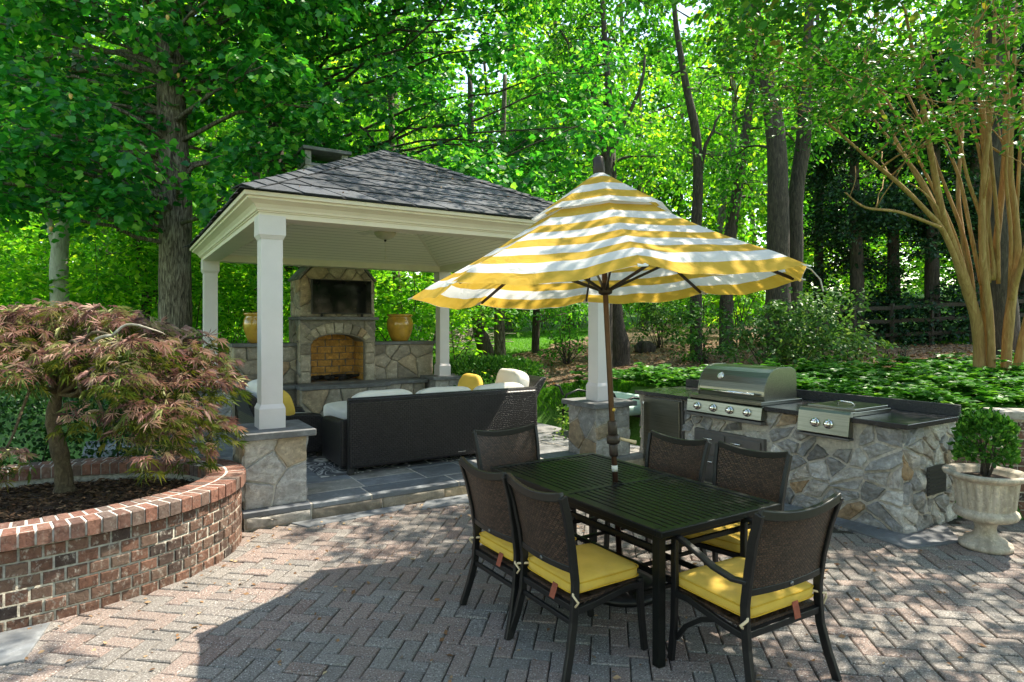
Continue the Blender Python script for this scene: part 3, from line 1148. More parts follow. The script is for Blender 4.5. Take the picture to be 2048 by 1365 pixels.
# voussoirs
nv = 9
for k in range(nv):
    a0, a1 = PI * (.08 + .84 * k / nv), PI * (.08 + .84 * (k + 1) / nv)
    q = []
    for a, r1, r2 in ((a0, .45, .172), (a1, .45, .172)):
        q.append((XC - r1 * math.cos(a), 1.462 + r2 * math.sin(a)))
    for a in (a1, a0):
        q.append((XC - .56 * math.cos(a), 1.46 + .34 * math.sin(a) + .02))
    cxx = sum(p[0] for p in q) / 4
    czz = sum(p[1] for p in q) / 4
    q = [(cxx + (p[0] - cxx) * .95, czz + (p[1] - czz) * .95) for p in q]
    stone_poly(ms, q, (0, YF, 0), (1, 0, 0), (0, 0, 1), (0, -1, 0), .034, .010, rnd)
for (x0, x1) in ((1.23, 1.42), (2.27, 2.45)):
    stone_poly(ms, [(0.004, .0), (x1 - x0, .0), (x1 - x0, .18), (.004, .37)], (x0, YF, 1.475), (1, 0, 0), (0, 0, 1), (0, -1, 0), .02, .012, rnd)
clad(ms, 1.23, 2.45, YF, YB, .84, 1.85, .22, 40, sides='lr')
ms.build('stone_facing', M['hearth_stone'], breast)
# firebox lining
mb = MB()
rnd = random.Random(2)
def fire_wall(O, U, Nn, w, h):
    z = 0
    r = 0
    while z < h - .02:
        x = -.11 if r % 2 else 0
        while x < w:
            x0, x1 = max(0, x), min(w, x + .235)
            if x1 - x0 > .03:
                stone_poly(mb, [(x0 + .005, .005), (x1 - .005, .005), (x1 - .005, .107), (x0 + .005, .107)], Vector(O) + Vector((0, 0, z)), U, (0, 0, 1), Nn, .006, .003, rnd)
            x += .24
        z += .112
        r += 1
fire_wall((XC - .44, YF + .515, .845), (1, 0, 0), (0, -1, 0), .88, .78)
fire_wall((XC - .435, YF + .51, .845), (0, -1, 0), (1, 0, 0), .44, .66)
fire_wall((XC + .435, YF + .06, .845), (0, 1, 0), (-1, 0, 0), .44, .66)
mb.build('firebox_lining', M['firebrick'], fp)
mb = MB()
for k in range(9):
    x = XC - .34 + k * .085
    mb.tube([(x - .09, YF + .2 + .1 * (k % 3), .875 + .03 * (k % 2)), (x + .1, YF + .24 + .08 * ((k + 1) % 3), .89 + .02 * (k % 3))], [.03, .024], 7)
mb.build('fire_logs', M['log'], fp)
# mantel shelf
mb = MB()
mb.box(1.19, 2.49, YF - .11, YB - .05, 1.852, 1.902)
mb.build('mantel_shelf', M['cap_stone'], fp, bevel=.006)
# overmantel with sloping shoulders
out = [(1.24, 1.904), (2.44, 1.904), (2.44, 2.50), (2.22, 2.74), (1.46, 2.74), (1.24, 2.50)]
mb = MB()
mb.prism([(x, YF + .03, z) for x, z in out], (0, YB - YF - .08, 0))
over = mb.build('overmantel', M['mortar_dark'], fp)
ms = MB()
rnd = random.Random(31)
for poly in cells(1.2, .84, .2, rnd, .013):
    pl = [(x + 1.24, z + 1.904) for x, z in poly]
    for (ax, az, bx, bz) in ((2.44, 2.50, 2.22, 2.74), (1.46, 2.74, 1.24, 2.50)):
        nx_, nz_ = bz - az, -(bx - ax)
        l_ = math.hypot(nx_, nz_)
        pl = clip(pl, nx_ / l_, nz_ / l_, (nx_ * ax + nz_ * az) / l_)
        if len(pl) < 3:
            break
    if len(pl) >= 3:
        stone_poly(ms, pl, (0, YF + .03, 0), (1, 0, 0), (0, 0, 1), (0, -1, 0), .02, .012, rnd)
stone_face(ms, (1.24, YB - .05, 1.904), (0, -1, 0), (0, 0, 1), (-1, 0, 0), YB - YF - .08, .6, .2, .02, .012, 35)
stone_face(ms, (2.44, YF + .03, 1.904), (0, 1, 0), (0, 0, 1), (1, 0, 0), YB - YF - .08, .6, .2, .02, .012, 36)
ms.build('stone_facing', M['hearth_stone'], over)
for (a, b) in (((1.215, 2.49), (1.47, 2.765)), ((2.465, 2.49), (2.21, 2.765))):
    d = Vector((b[0] - a[0], 0, b[1] - a[1])).normalized()
    nn = Vector((-d.z, 0, d.x))
    if nn.z < 0:
        nn = -nn
    A, B = Vector((a[0], YF - .0, a[1])), Vector((b[0], YF - .0, b[1]))
    mb = MB()
    mb.prism([A + nn * .004, B + nn * .004, B + nn * .04, A + nn * .04], (0, YB - YF - .02, 0))
    mb.build('shoulder_slab', M['cap_stone'], over)
# chimney stack and cap above the roof
mb = MB()
mb.box(1.52 + CHX, 2.20 + CHX, 4.16, 4.68, 2.742, 4.36)
stack = mb.build('chimney_stack', M['mortar_grey'], fp)
ms = MB()
clad(ms, 1.52 + CHX, 2.20 + CHX, 4.16, 4.68, 2.76, 4.34, .2, 60)
ms.build('stone_facing', M['lichen'], stack)
mb = MB()
mb.add([(x + CHX, y, z) for x, y, z in ((1.50, 4.14, 4.36), (2.22, 4.14, 4.36), (2.22, 4.70, 4.36), (1.50, 4.70, 4.36), (1.62, 4.26, 4.43), (2.10, 4.26, 4.43), (2.10, 4.58, 4.43), (1.62, 4.58, 4.43))],
       [(k, (k + 1) % 4, 4 + (k + 1) % 4, 4 + k) for k in range(4)] + [(4, 5, 6, 7)])
mb.build('chimney_crown', M['lichen'], stack)
for (x, y) in ((1.56, 4.2), (2.16, 4.2), (1.56, 4.64), (2.16, 4.64)):
    mb = MB()
    x += CHX
    mb.box(x - .05, x + .05, y - .04, y + .04, 4.365, 4.595)
    mb.build('cap_post', M['lichen'], stack, bevel=.006)
mb = MB()
mb.box(1.46 + CHX, 2.25 + CHX, 4.08, 4.76, 4.597, 4.65)
mb.build('cap_slab', M['cap_stone'], stack, bevel=.006)
# side walls, their copings, hearth and base
for (x0, x1, seed) in ((.30, 1.20, 70), (2.48, 3.58, 80)):
    mb = MB()
    mb.box(x0, x1, 4.16, 4.62, .15, 1.43)
    wall = mb.build('side_wall', M['mortar_dark'], fp)
    ms = MB()
    clad(ms, x0, x1, 4.16, 4.62, .84, 1.428, .2, seed, aniso=1.15)
    ms.build('stone_facing', M['hearth_stone'], wall)
    mb = MB()
    mb.box(x0 - .05, x1 + (.02 if x0 < 1 else .05), 4.11, 4.66, 1.432, 1.482)
    mb.build('coping_slab', M['cap_stone'], wall, bevel=.006)
mb = MB()
mb.box(1.12, 2.56, 3.56, 4.0, .775, .835)
mb.build('hearth_slab', M['cap_stone'], fp, bevel=.006)
mb = MB()
mb.box(2.565, 3.34, 3.82, 4.14, .775, .83)
mb.build('ledge_slab', M['cap_stone'], fp, bevel=.006)
mb = MB()
mb.box(.3, 1.115, 3.82, 4.14, .775, .83)
mb.build('ledge_slab', M['cap_stone'], fp, bevel=.006)
mb = MB()
mb.box(1.16, 2.52, 3.60, 4.0, .15, .774)
mb.box(2.525, 3.30, 3.86, 4.14, .15, .774)
mb.box(.32, 1.155, 3.86, 4.14, .15, .774)
hb_ = mb.build('hearth_base', M['mortar_dark'], fp)
ms = MB()
clad(ms, 1.16, 2.52, 3.60, 3.99, .16, .772, .25, 90, sides='flr')
clad(ms, 2.56, 3.30, 3.86, 4.13, .16, .772, .25, 94, sides='f')
clad(ms, .32, 1.13, 3.86, 4.13, .16, .772, .25, 98, sides='fl')
ms.build('stone_facing', M['hearth_stone'], hb_)

# television
tv = thing('television', 'black flat television standing on the fireplace mantel', 'television', (2.082, 4.612, 1.913))
tv.scale = (1.064, 1.064, 1.064)
mb = MB()
mb.box(-.49, .49, -.015, .03, .045, .60)
mb.build('tv_case', M['rubber'], tv, bevel=.005)
mb = MB()
mb.box(-.478, .478, -.0185, -.0155, .062, .588)
mb.build('screen', M['screen'], tv)
for x in (-.33, .33):
    mb = MB()
    mb.bar([(x - .02, -.045, .006), (x, 0, .05), (x + .02, .05, .006)], .03, .012, (1, 0, 0))
    mb.build('tv_foot', M['rubber'], tv)

# glazed pots on the side walls
def pot(x, y, z, label):
    t = thing('glazed_pot', label, 'planter', (x, y, z), 0, 'ochre glazed pots on the fireplace walls')
    t.scale = (1.064, 1.064, 1.064)
    mb = MB()
    mb.lathe([(.12, 0), (.145, .01), (.19, .10), (.228, .22), (.238, .31), (.225, .385), (.20, .42), (.205, .435), (.228, .445), (.232, .465), (.222, .48), (.20, .478), (.19, .44), (.19, .41), (.0, .40)], n=40)
    mb.build('pot_body', M['glaze'], t)
    mb = MB()
    mb.lathe([(.186, .402), (.10, .43), (.0, .435)], n=24)
    mb.build('potting_soil', M['mulch'], t)
pot(.80, 5.05, 1.465, 'ochre glazed pot on the left fireplace wall half behind the white column')
pot(3.32, 5.05, 1.465, 'ochre glazed pot on the right fireplace wall beside the television')

# ------------------------------------------------------------------ wicker seating
def wicker_back(mb, x0, x1, y, z0, z1, th, lean=0.):
    mb.prism([(x0, y, z0), (x0, y + th, z0), (x0, y + th - lean, z1), (x0, y - lean, z1)], (x1 - x0, 0, 0))

sofa = thing('wicker_sofa', 'long dark wicker sofa seen from behind with cream cushions', 'sofa', (0, 0, .15))
mb = MB()
wicker_back(mb, .90, 3.34, .47, .07, .795, .10)
mb.build('backrest', M['wicker'], sofa, bevel=.02, seg=3)
mb = MB()
mb.tube([(.90, .52, .80), (2.1, .52, .80), (3.34, .52, .80)], .033, 10)
mb.build('top_rail', M['wicker'], sofa)
mb = MB()
mb.box(.93, 3.31, .575, 1.30, .07, .30)
mb.build('seat_base', M['wicker'], sofa, bevel=.015)
for x in (.84, 3.31):
    mb = MB()
    pr = [(.575, .07), (1.34, .07), (1.34, .50), (1.30, .55), (.72, .57), (.575, .60)]
    mb.prism([(x, y, z) for y, z in pr], (.12, 0, 0))
    mb.build('arm', M['wicker'], sofa, bevel=.03, seg=3)
for x in (.93, 3.27):
    for y in (.52, 1.26):
        mb = MB()
        mb.box(x - .03, x + .03, y - .03, y + .03, .004, .08)
        mb.build('foot', M['rubber'], sofa)
for k in range(3):
    mb = MB()
    x = .985 + .78 * k + .38
    mb.pillow((x, .96, .40), (.76, .72, .17), .35, .22, crown=.02, wr=.01)
    mb.build('seat_cushion', M['cream'], sofa)
    mb = MB()
    mb.pillow((x, .695, .63), (.76, .22, .50), .5, .3, Matrix.Rotation(-.14, 3, 'X'), wr=.014)
    mb.build('back_cushion', M['cream'], sofa)
mb = MB()
mb.box(2.20, 2.30, .452, .462, .12, .128)
mb.build('maker_plate', M['chrome'], sofa)

# flared wicker armchair at the sofa's right end
arm = thing('wicker_armchair', 'dark wicker armchair with flared back at the right end of the sofa', 'armchair', (3.60, 1.84, .15), PI)
def club_parts(t, flare=.16, h=.86, w=.84):
    mb = MB()
    pr = [(-.40, .07), (-.28, .07), (-.26, .45), (-.30, .70), (-.36 - flare * .4, h - .05), (-.40 - flare * .7, h), (-.46 - flare * .7, h - .02), (-.44 - flare * .3, h - .16), (-.40, .55)]
    mb.prism([(x, -w / 2, z) for x, z in pr], (0, w, 0))
    mb.build('backrest', M['wicker'], t, bevel=.02, seg=3)
    mb = MB()
    mb.box(-.28, .40, -w / 2 + .1, w / 2 - .1, .07, .30)
    mb.build('seat_base', M['wicker'], t, bevel=.015)
    for s in (-1, 1):
        mb = MB()
        pr = [(-.30, .07), (.42, .07), (.42, .48), (.38, .53), (.3, .55), (-.1, .57), (-.31, .60)]
        y = s * (w / 2 - .05)
        mb.prism([(x, y - .055, z) for x, z in pr], (0, .11, 0))
        mb.build('arm', M['wicker'], t, bevel=.03, seg=3)
    for sx in (-.34, .37):
        for sy in (-1, 1):
            mb = MB()
            mb.box(sx - .03, sx + .03, sy * (w / 2 - .07) - .03, sy * (w / 2 - .07) + .03, .004, .08)
            mb.build('foot', M['rubber'], t)
    mb = MB()
    mb.pillow((.09, 0, .39), (.74, w - .22, .18), .38, .25, crown=.02, wr=.01)
    mb.build('seat_cushion', M['cream'], t)
    mb = MB()
    mb.pillow((-.20, 0, .68), (.24, w - .16, .54), .5, .35, Matrix.Rotation(-.2, 3, 'Y'), wr=.02)
    mb.build('back_cushion', M['cream'], t)
club_parts(arm)
mb = MB()
mb.pillow((3.22, 2.05, .15 + .70), (.16, .42, .40), .75, .45, Matrix.Rotation(.25, 3, 'Y') @ Matrix.Rotation(.35, 3, 'Z'), wr=.012)
tag(mb.build('throw_pillow', M['gold']), 'gold throw pillow leaning on the flared armchair cushion', 'pillow', 'gold throw pillows')
arm2 = thing('wicker_armchair', 'dark wicker armchair with cream cushions behind the front left column', 'armchair', (.50, 1.98, .15), .06)
club_parts(arm2, .06, .84, .86)
mb = MB()
mb.pillow((.50, 1.72, .15 + .66), (.16, .38, .36), .75, .45, Matrix.Rotation(-.3, 3, 'Y'), wr=.012)
tag(mb.build('throw_pillow', M['gold']), 'gold throw pillow in the left armchair beside the column', 'pillow', 'gold throw pillows')
ott = thing('wicker_ottoman', 'square dark wicker ottoman with a thick cream cushion before the hearth', 'ottoman', (1.62, 2.15, .15))
mb = MB()
mb.box(-.42, .42, -.40, .40, .06, .34)
mb.build('ottoman_base', M['wicker'], ott, bevel=.02, seg=3)
for sx in (-1, 1):
    for sy in (-1, 1):
        mb = MB()
        mb.box(sx * .37 - .03, sx * .37 + .03, sy * .35 - .03, sy * .35 + .03, .004, .07)
        mb.build('foot', M['rubber'], ott)
mb = MB()
mb.pillow((0, 0, .445), (.90, .86, .23), .42, .25, crown=.025, wr=.01)
mb.build('ottoman_cushion', M['cream'], ott)
mb = MB()
mb.box(.62, 3.25, .55, 3.1, .153, .162)
tag(mb.build('scroll_rug', M['rug']), 'dark grey rug with pale scrolls under the wicker seating', 'rug')

# small metal lounge chair with pale green cushion behind the kitchen end
lc = thing('metal_lounge_chair', 'black metal lounge chair with pale green cushion beyond the right stone pier', 'lounge chair', (4.86, .95, .0))
LZ = gz(4.95, .75)
lc.location.z = .1
for s in (-.62, .62):
    mb = MB()
    mb.tube([(-.3, s, .0), (-.28, s, .40), (-.22, s, .60), (.0, s, .66), (.22, s, .62), (.3, s, .45), (.32, s, .0)], .018, 8)
    mb.tube([(-.28, s, .60), (-.36, s, .74), (-.44, s, .76)], .018, 8)
    mb.build('arm_frame', M['black_metal'], lc)
mb = MB()
mb.bar([(-.27, -.6, .36), (-.27, .6, .36)], .03, .03, (1, 0, 0))
mb.build('seat_rail', M['black_metal'], lc)
mb = MB()
mb.bar([(.28, -.6, .36), (.28, .6, .36)], .03, .03, (1, 0, 0))
mb.build('seat_rail', M['black_metal'], lc)
mb = MB()
mb.pillow((0, 0, .46), (.60, 1.16, .16), .4, .25)
mb.build('seat_cushion', M['mint'], lc)
mb = MB()
mb.pillow((.27, 0, .57), (.12, 1.14, .20), .4, .25)
mb.build('back_cushion', M['mint'], lc)

# ------------------------------------------------------------------ dining table
TX, TY = 1.64, -2.99
table = thing('dining_table', 'black slatted metal dining table under the striped umbrella', 'table', (TX, TY, 0))
hx, hy = .49, .875
mb = MB()
for (a, b, c, d) in ((-hx, hx, -hy, -hy + .045), (-hx, hx, hy - .045, hy), (-hx, -hx + .045, -hy + .046, hy - .046), (hx - .045, hx, -hy + .046, hy - .046)):
    mb.box(a, b, c, d, .682, .72)
mb.build('rim', M['table_metal'], table, bevel=.006)
for s in (-1, 1):
    mb = MB()
    y0, y1 = (-hy + .047, -.03) if s < 0 else (.03, hy - .047)
    n = 18
    wd = (2 * hx - .092) / n
    for k in range(n):
        x = -hx + .046 + k * wd
        mb.box(x + .006, x + wd - .006, y0, y1, .698, .714)
    mb.build('slat_panel', M['table_metal'], table, bevel=.002, seg=1)
mb = MB()
mb.box(-hx + .047, hx - .047, -.029, .029, .690, .717)
mb.build('centre_rail', M['table_metal'], table, bevel=.003)
mb = MB()
mb.lathe([(.034, .716), (.034, .722), (.027, .724), (.027, .718)], n=20)
mb.build('umbrella_ring', M['table_metal'], table)
for sx in (-1, 1):
    for sy in (-1, 1):
        mb = MB()
        x, y = sx * (hx - .05), sy * (hy - .07)
        mb.bar([(x + sx * .01, y + sy * .01, .001), (x, y, .25), (x, y, .683)], .05, .05, (1, 0, 0))
        mb.build('leg', M['table_metal'], table, bevel=.004)
mb = MB()
for sy in (-1, 1):
    for z in (.60, .655):
        mb.bar([(-hx + .05, sy * (hy - .07), z), (hx - .05, sy * (hy - .07), z)], .02, .025, (0, 1, 0))
for sx in (-1, 1):
    for z in (.60, .655):
        mb.bar([(sx * (hx - .05), -hy + .07, z), (sx * (hx - .05), hy - .07, z)], .02, .025, (1, 0, 0))
mb.build('apron', M['table_metal'], table)
mb = MB()
for sx in (-.13, .13):
    mb.bar([(sx, -hy + .1, .30), (sx, hy - .1, .30)], .02, .03, (1, 0, 0))
for sy in (-.6, -.3, .3, .6):
    mb.bar([(-hx + .06, sy, .28), (hx - .06, sy, .28)], .02, .02, (0, 1, 0))
mb.build('lower_rack', M['table_metal'], table)

# ------------------------------------------------------------------ umbrella
lean = Vector((-.048 * CT + .03 * ST, .048 * ST + .03 * CT, 1)).normalized()      # leans left and away, as it stands
umb = thing('patio_umbrella', 'yellow and white striped patio umbrella standing through the dining table', 'umbrella', (TX + .02, TY, 0))
def ax(z, off=0.):
    return lean * (z / lean.z)
mb = MB()
mb.lathe([(.27, .002), (.275, .02), (.27, .04), (.20, .065), (.10, .085), (.06, .11), (.04, .12)], n=40)
mb.build('base', M['black_metal'], umb)
mb = MB()
mb.tube([ax(.09), ax(.9), ax(1.62), ax(2.05), ax(2.66)], [.019, .019, .019, .019, .017], 16)
mb.build('pole', M['bronze'], umb)
mb = MB()
mb.tube([ax(.79), ax(.83)], .0205, 16)
mb.build('pole_tape', M['white_plastic'], umb)
mb = MB()
mb.tube([ax(.89), ax(.90), ax(.97), ax(.975)], [.026, .030, .030, .026], 16)
mb.tube([ax(.976), ax(.985), ax(1.03), ax(1.035)], [.040, .044, .044, .038], 18)
mb.tube([ax(1.036), ax(1.04), ax(1.12), ax(1.13)], [.030, .032, .032, .026], 16)
mb.build('crank_housing', M['dark_bronze'], umb)
mb = MB()
c0 = ax(1.01)
e_ = Vector((CT, -ST, 0))
mb.tube([c0 + e_ * .04, c0 + e_ * .09 - Vector((0, 0, .012)), c0 + e_ * .155 - Vector((0, 0, .028))], [.012, .010, .014], 10)
mb.build('crank_handle', M['tape'], umb)
mb = MB()
mb.tube([ax(1.205) + Vector((0, -.02, 0)), ax(1.205) + Vector((0, -.026, 0))], .012, 10)
mb.build('button', M['gold'], umb)
mb = MB()
mb.tube([ax(1.98), ax(1.99), ax(2.02), ax(2.03), ax(2.06)], [.028, .046, .05, .03, .028], 16)
mb.build('lower_hub', M['dark_bronze'], umb)
# canopy frame: its own axes, tilted with the pole
zx = lean
xx_ = (Vector((CT, -ST, 0)) - zx * Vector((CT, -ST, 0)).dot(zx)).normalized()
yy_ = zx.cross(xx_)
AZ = [math.radians(-91 + 45 * k) for k in range(8)]
RIM, RISE, ZA = 1.335, .76, 2.80
apex = ax(ZA)
def cp(az, f, rim=RIM, rise=RISE, sag=.055):
    """point on a rib at fraction f from apex"""
    r = rim * f
    h = -rise * f - sag * math.sin(PI * min(1, f)) 
    return apex + xx_ * (r * math.cos(az)) + yy_ * (r * math.sin(az)) + zx * h
NST = 6.5
def panel(mb, a0, a1, f0, f1, nr, nc, sag, edge, seed, rim=RIM, rise=RISE, lift=0., off=0.):
    vs, fs, uvs = [], [], []
    uvv = []
    for i in range(nr + 1):
        f = f0 + (f1 - f0) * i / nr
        A, B = cp(a0, f, rim, rise, sag), cp(a1, f, rim, rise, sag)
        for j in range(nc + 1):
            t = j / nc
            p = A.lerp(B, t)
            bulge = math.sin(PI * t)
            # slack cloth between ribs
            drop = -.034 * bulge * f * f
            nz = noise.noise(Vector((p.x * 2.6, p.y * 2.6, seed))) * .022 * (bulge ** .5) * f
            nz += .012 * math.sin(21 * t + seed) * bulge * max(0, f - .55) ** 1.2
            last = max(0, (f - .88) / .12)
            drop += -edge * last * (0.55 + .45 * bulge) 
            inn = -.03 * last * bulge
            rad = (xx_ * math.cos((a0 + a1) / 2) + yy_ * math.sin((a0 + a1) / 2))
            p = p + zx * (drop + nz + lift) + rad * inn
            vs.append(p)
            uvv.append((t, (1 - f) * NST + off + .03 * noise.noise(Vector((t * 3, f * 4, seed)))))
    for i in range(nr):
        for j in range(nc):
            q = (i * (nc + 1) + j, (i + 1) * (nc + 1) + j, (i + 1) * (nc + 1) + j + 1, i * (nc + 1) + j + 1)
            fs.append(q)
            uvs.append([uvv[x] for x in q])
    mb.add(vs, fs, 0, True, uvs)
mb = MB()
for k in range(8):
    a0, a1 = AZ[k], AZ[(k + 1) % 8]
    if a1 < a0:
        a1 += 2 * PI
    panel(mb, a0, a1, .26, 1.0, 26, 14, .055, .035, k * 3.1)
can = mb.build('canopy', M['umbrella'], umb)
mb = MB()
for k in range(8):
    a0, a1 = AZ[k], AZ[(k + 1) % 8]
    if a1 < a0:
        a1 += 2 * PI
    panel(mb, a0, a1, .025, .36, 12, 12, .045, -.03, 40 + k * 2.3, lift=.036, off=.46)
mb.build('vent_cap', M['umbrella'], can)
for k in range(8):
    mb = MB()
    pts = [cp(AZ[k], f) - zx * (.03 + .012 * f) for f in (.02, .25, .5, .75, .955)]
    mb.bar(pts, .014, .02, zx.cross(pts[-1] - pts[0]))
    rib = mb.build('rib', M['dark_bronze'], umb)
    mb = MB()
    mb.bar([ax(2.015) + (xx_ * math.cos(AZ[k]) + yy_ * math.sin(AZ[k])) * .04, cp(AZ[k], .55) - zx * .03], .012, .018, zx.cross(pts[-1] - pts[0]))
    mb.build('strut', M['dark_bronze'], rib)
    mb = MB()
    c = cp(AZ[k], 1.0) - zx * .03
    d = (xx_ * math.cos(AZ[k]) + yy_ * math.sin(AZ[k]))
    s_ = zx.cross(d)
    mb.prism([c + d * .01 + s_ * .025, c + d * .01 - s_ * .025, c - d * .07 - s_ * .012 + zx * .025, c - d * .07 + s_ * .012 + zx * .025], zx * .008)
    mb.build('rib_pocket', M['white_plastic'], can)
mb = MB()
mb.tube([ax(2.79), ax(2.805), ax(2.82), ax(2.915), ax(2.925)], [.032, .036, .041, .039, .03], 18)
mb.build('finial', M['dark_bronze'], umb)
# the tie strap that hangs off the right rib
mb = MB()
a_ = (AZ[1] + AZ[2]) / 2 + .25
pts = [cp(a_, f) + zx * .022 for f in (.72, .8, .9, .99)] + [cp(a_, 1.03) - zx * .02, cp(a_, 1.04) - zx * .09]
mb.bar(pts, .022, .003, (-math.sin(a_) * xx_ + math.cos(a_) * yy_))
mb.build('tie_strap', M['white_plastic'], can)

# ------------------------------------------------------------------ dining chairs
def chair_parts(t, arms):
    hw = .235 if not arms else .275
    rear = [(-.305, 0), (-.262, .14), (-.232, .27), (-.222, .38), (-.220, .47), (-.240, .62), (-.275, .79), (-.318, .925)]
    for s in (-1, 1):
        mb = MB()
        mb.bar([(x, s * (hw + .03 * max(0, .25 - z) / .25 + .022 * max(0, z - .6) / .32), z) for x, z in rear], .026, .042, (0, 1, 0))
        mb.build('rear_leg', M['black_metal'], t, bevel=.004)
        mb = MB()
        if arms:
            fr = [(.262, 0), (.24, .18), (.232, .40), (.235, .55), (.232, .655)]
        else:
            fr = [(.262, 0), (.24, .18), (.228, .30), (.225, .40)]
        mb.bar([(x, s * (hw - .005), z) for x, z in fr], .026, .036, (0, 1, 0))
        mb.build('front_leg', M['black_metal'], t, bevel=.004)
        mb = MB()
        mb.bar([(-.222, s * hw, .325), (-.10, s * hw, .335), (.03, s * hw, .355), (.14, s * hw, .372), (.225, s * hw, .365)], .022, .034, (0, 1, 0))
        mb.build('side_rail', M['black_metal'], t, bevel=.003)
        if arms:
            mb = MB()
            mb.bar([(-.238, s * hw, .585), (-.16, s * (hw + .012), .578), (-.05, s * (hw + .02), .60), (.08, s * (hw + .018), .645), (.18, s * (hw + .008), .668), (.25, s * hw, .664)], .038, .022, (0, 1, 0))
            mb.build('arm', M['black_metal'], t, bevel=.006)
    mb = MB()
    mb.bar([(.225, -hw, .375), (.225, hw, .375)], .03, .03, (1, 0, 0))
    mb.build('front_rail', M['black_metal'], t, bevel=.003)
    mb = MB()
    mb.bar([(-.222, -hw, .335), (-.222, hw, .335)], .03, .034, (1, 0, 0))
    mb.build('rear_rail', M['black_metal'], t, bevel=.003)
    mb = MB()
    if not arms:
        mb.bar([(-.229, -hw, .262), (-.229, hw, .262)], .02, .026, (1, 0, 0))
        mb.build('stretcher', M['black_metal'], t, bevel=.003)
    else:
        for s in (-1, 1):
            mb = MB()
            mb.bar([(.235, s * (hw - .02), .12), (.17, s * (hw - .02), .21), (.06, s * (hw - .02), .29), (-.05, s * (hw - .02), .335)], .02, .024, (0, 1, 0))
            mb.build('brace', M['black_metal'], t, bevel=.003)
    mb = MB()
    mb.prism([(-.21, -hw + .014, .35), (.21, -hw + .014, .375), (.21, hw - .014, .375), (-.21, hw - .014, .35)], (0, 0, .018))
    mb.build('seat', M['fine_wicker'], t)
    # curved back: rails bow backwards, top rail dips in the middle
    def bx(z):
        for (a, za), (b, zb) in zip(rear, rear[1:]):
            if za <= z <= zb:
                return a + (b - a) * (z - za) / (zb - za)
        return rear[-1][0]
    mb = MB()
    pts = []
    for k in range(13):
        u = k / 12 * 2 - 1
        z = .925 - .036 * (1 - u * u)
        pts.append((bx(min(z, .925)) - .032 * (1 - u * u), u * (hw + .022), z))
    mb.bar(pts, .045, .028, (0, 0, 1))
    mb.build('top_rail', M['black_metal'], t, bevel=.005)
    mb = MB()
    mb.bar([(bx(.535) - .026 * (1 - (k / 6 - 1) ** 2), (k / 6 - 1) * hw, .535 + .0 * k) for k in range(13)], .034, .024, (0, 0, 1))
    low = mb.build('lower_rail', M['black_metal'], t, bevel=.004)
    mb = MB()
    x0 = bx(.535) - .026 - .013
    mb.tube([(x0 + .004, 0, .535), (x0 - .003, 0, .535)], .012, 12)
    mb.build('medallion', M['dark_steel'], low)
    mb = MB()
    vs, fs = [], []
    for off in (0, .012):
        for i in range(9):
            for k in range(13):
                u = k / 12 * 2 - 1
                z = .545 + (.91 - .036 * (1 - u * u) - .545) * i / 8
                vs.append((bx(z) - (.028 + .004 * i / 8) * (1 - u * u) - .006 + off, u * (hw - .012 + .018 * max(0, z - .6) / .32), z))
    for i in range(8):
        for k in range(12):
            a = i * 13 + k
            fs.append((a, a + 13, a + 14, a + 1))
            b = a + 117
            fs.append((b, b + 1, b + 14, b + 13))
    mb.add(vs, fs, 0, True)
    mb.build('back_panel', M['fine_wicker'], t)
    # box cushion with piping
    cz, th = .428, .075
    mb = MB()
    mb.pillow((.012, 0, cz), (.475, 2 * hw - .03, th), .34, .18, crown=.02, wr=.009, n=44, m=16)
    cu = mb.build('seat_cushion', M['yellow'], t)
    mb = MB()
    for zz in (cz - .022, cz + .024):
        pts = []
        for k in range(49):
            w = 2 * PI * k / 48
            pts.append((.012 + .2365 * math.copysign(abs(math.cos(w)) ** .16, math.cos(w)), (hw - .016) * math.copysign(abs(math.sin(w)) ** .16, math.sin(w)), zz))
        mb.tube(pts, .0042, 6)
    mb.build('piping', M['yellow_seam'], cu)
    mb = MB()
    mb.prism([(-.228, -.10, cz - .01), (-.228, -.055, cz - .01), (-.25, -.048, cz - .085), (-.25, -.094, cz - .085)], (-.0015, 0, 0))
    mb.build('care_tag', M['tag_white'], cu)
    mb = MB()
    mb.tube([(-.21, hw - .03, cz), (-.25, hw + .02, cz - .01), (-.24, hw + .055, cz - .03), (-.23, hw + .03, cz - .05)], .007, 6)
    mb.build('tie', M['tape'], cu)
    mb = MB()
    mb.tube([(-.21, -hw + .03, cz), (-.25, -hw - .02, cz - .01), (-.235, -hw - .045, cz - .04), (-.235, -hw - .02, cz - .07)], .006, 6)
    mb.build('tie', M['tape'], cu)

GC = 'wicker back dining chairs around the table'
ch = thing('dining_chair', 'armless dining chair at the table side nearest the planter, nearer the camera', 'chair', (.985, -3.41, 0), .0, GC)
chair_parts(ch, False)
dup(ch, (.965, -2.885, 0), .02, 'armless dining chair at the planter side of the table, nearer the sofa')
dup(ch, (2.08, -2.86, 0), PI + .14, 'armless dining chair before the kitchen, its back in front of the steel fridge')
dup(ch, (2.18, -3.45, 0), PI + .18, 'armless dining chair before the kitchen, its back in front of the drawers')
ca_ = thing('dining_chair', 'dining armchair with curved arms at the near end of the table', 'chair', (1.555, -4.06, 0), PI / 2 - .03, GC)
chair_parts(ca_, True)
dup(ca_, (1.49, -2.11, 0), -PI / 2 + .03, 'dining armchair at the far end of the table with its back to the sofa')

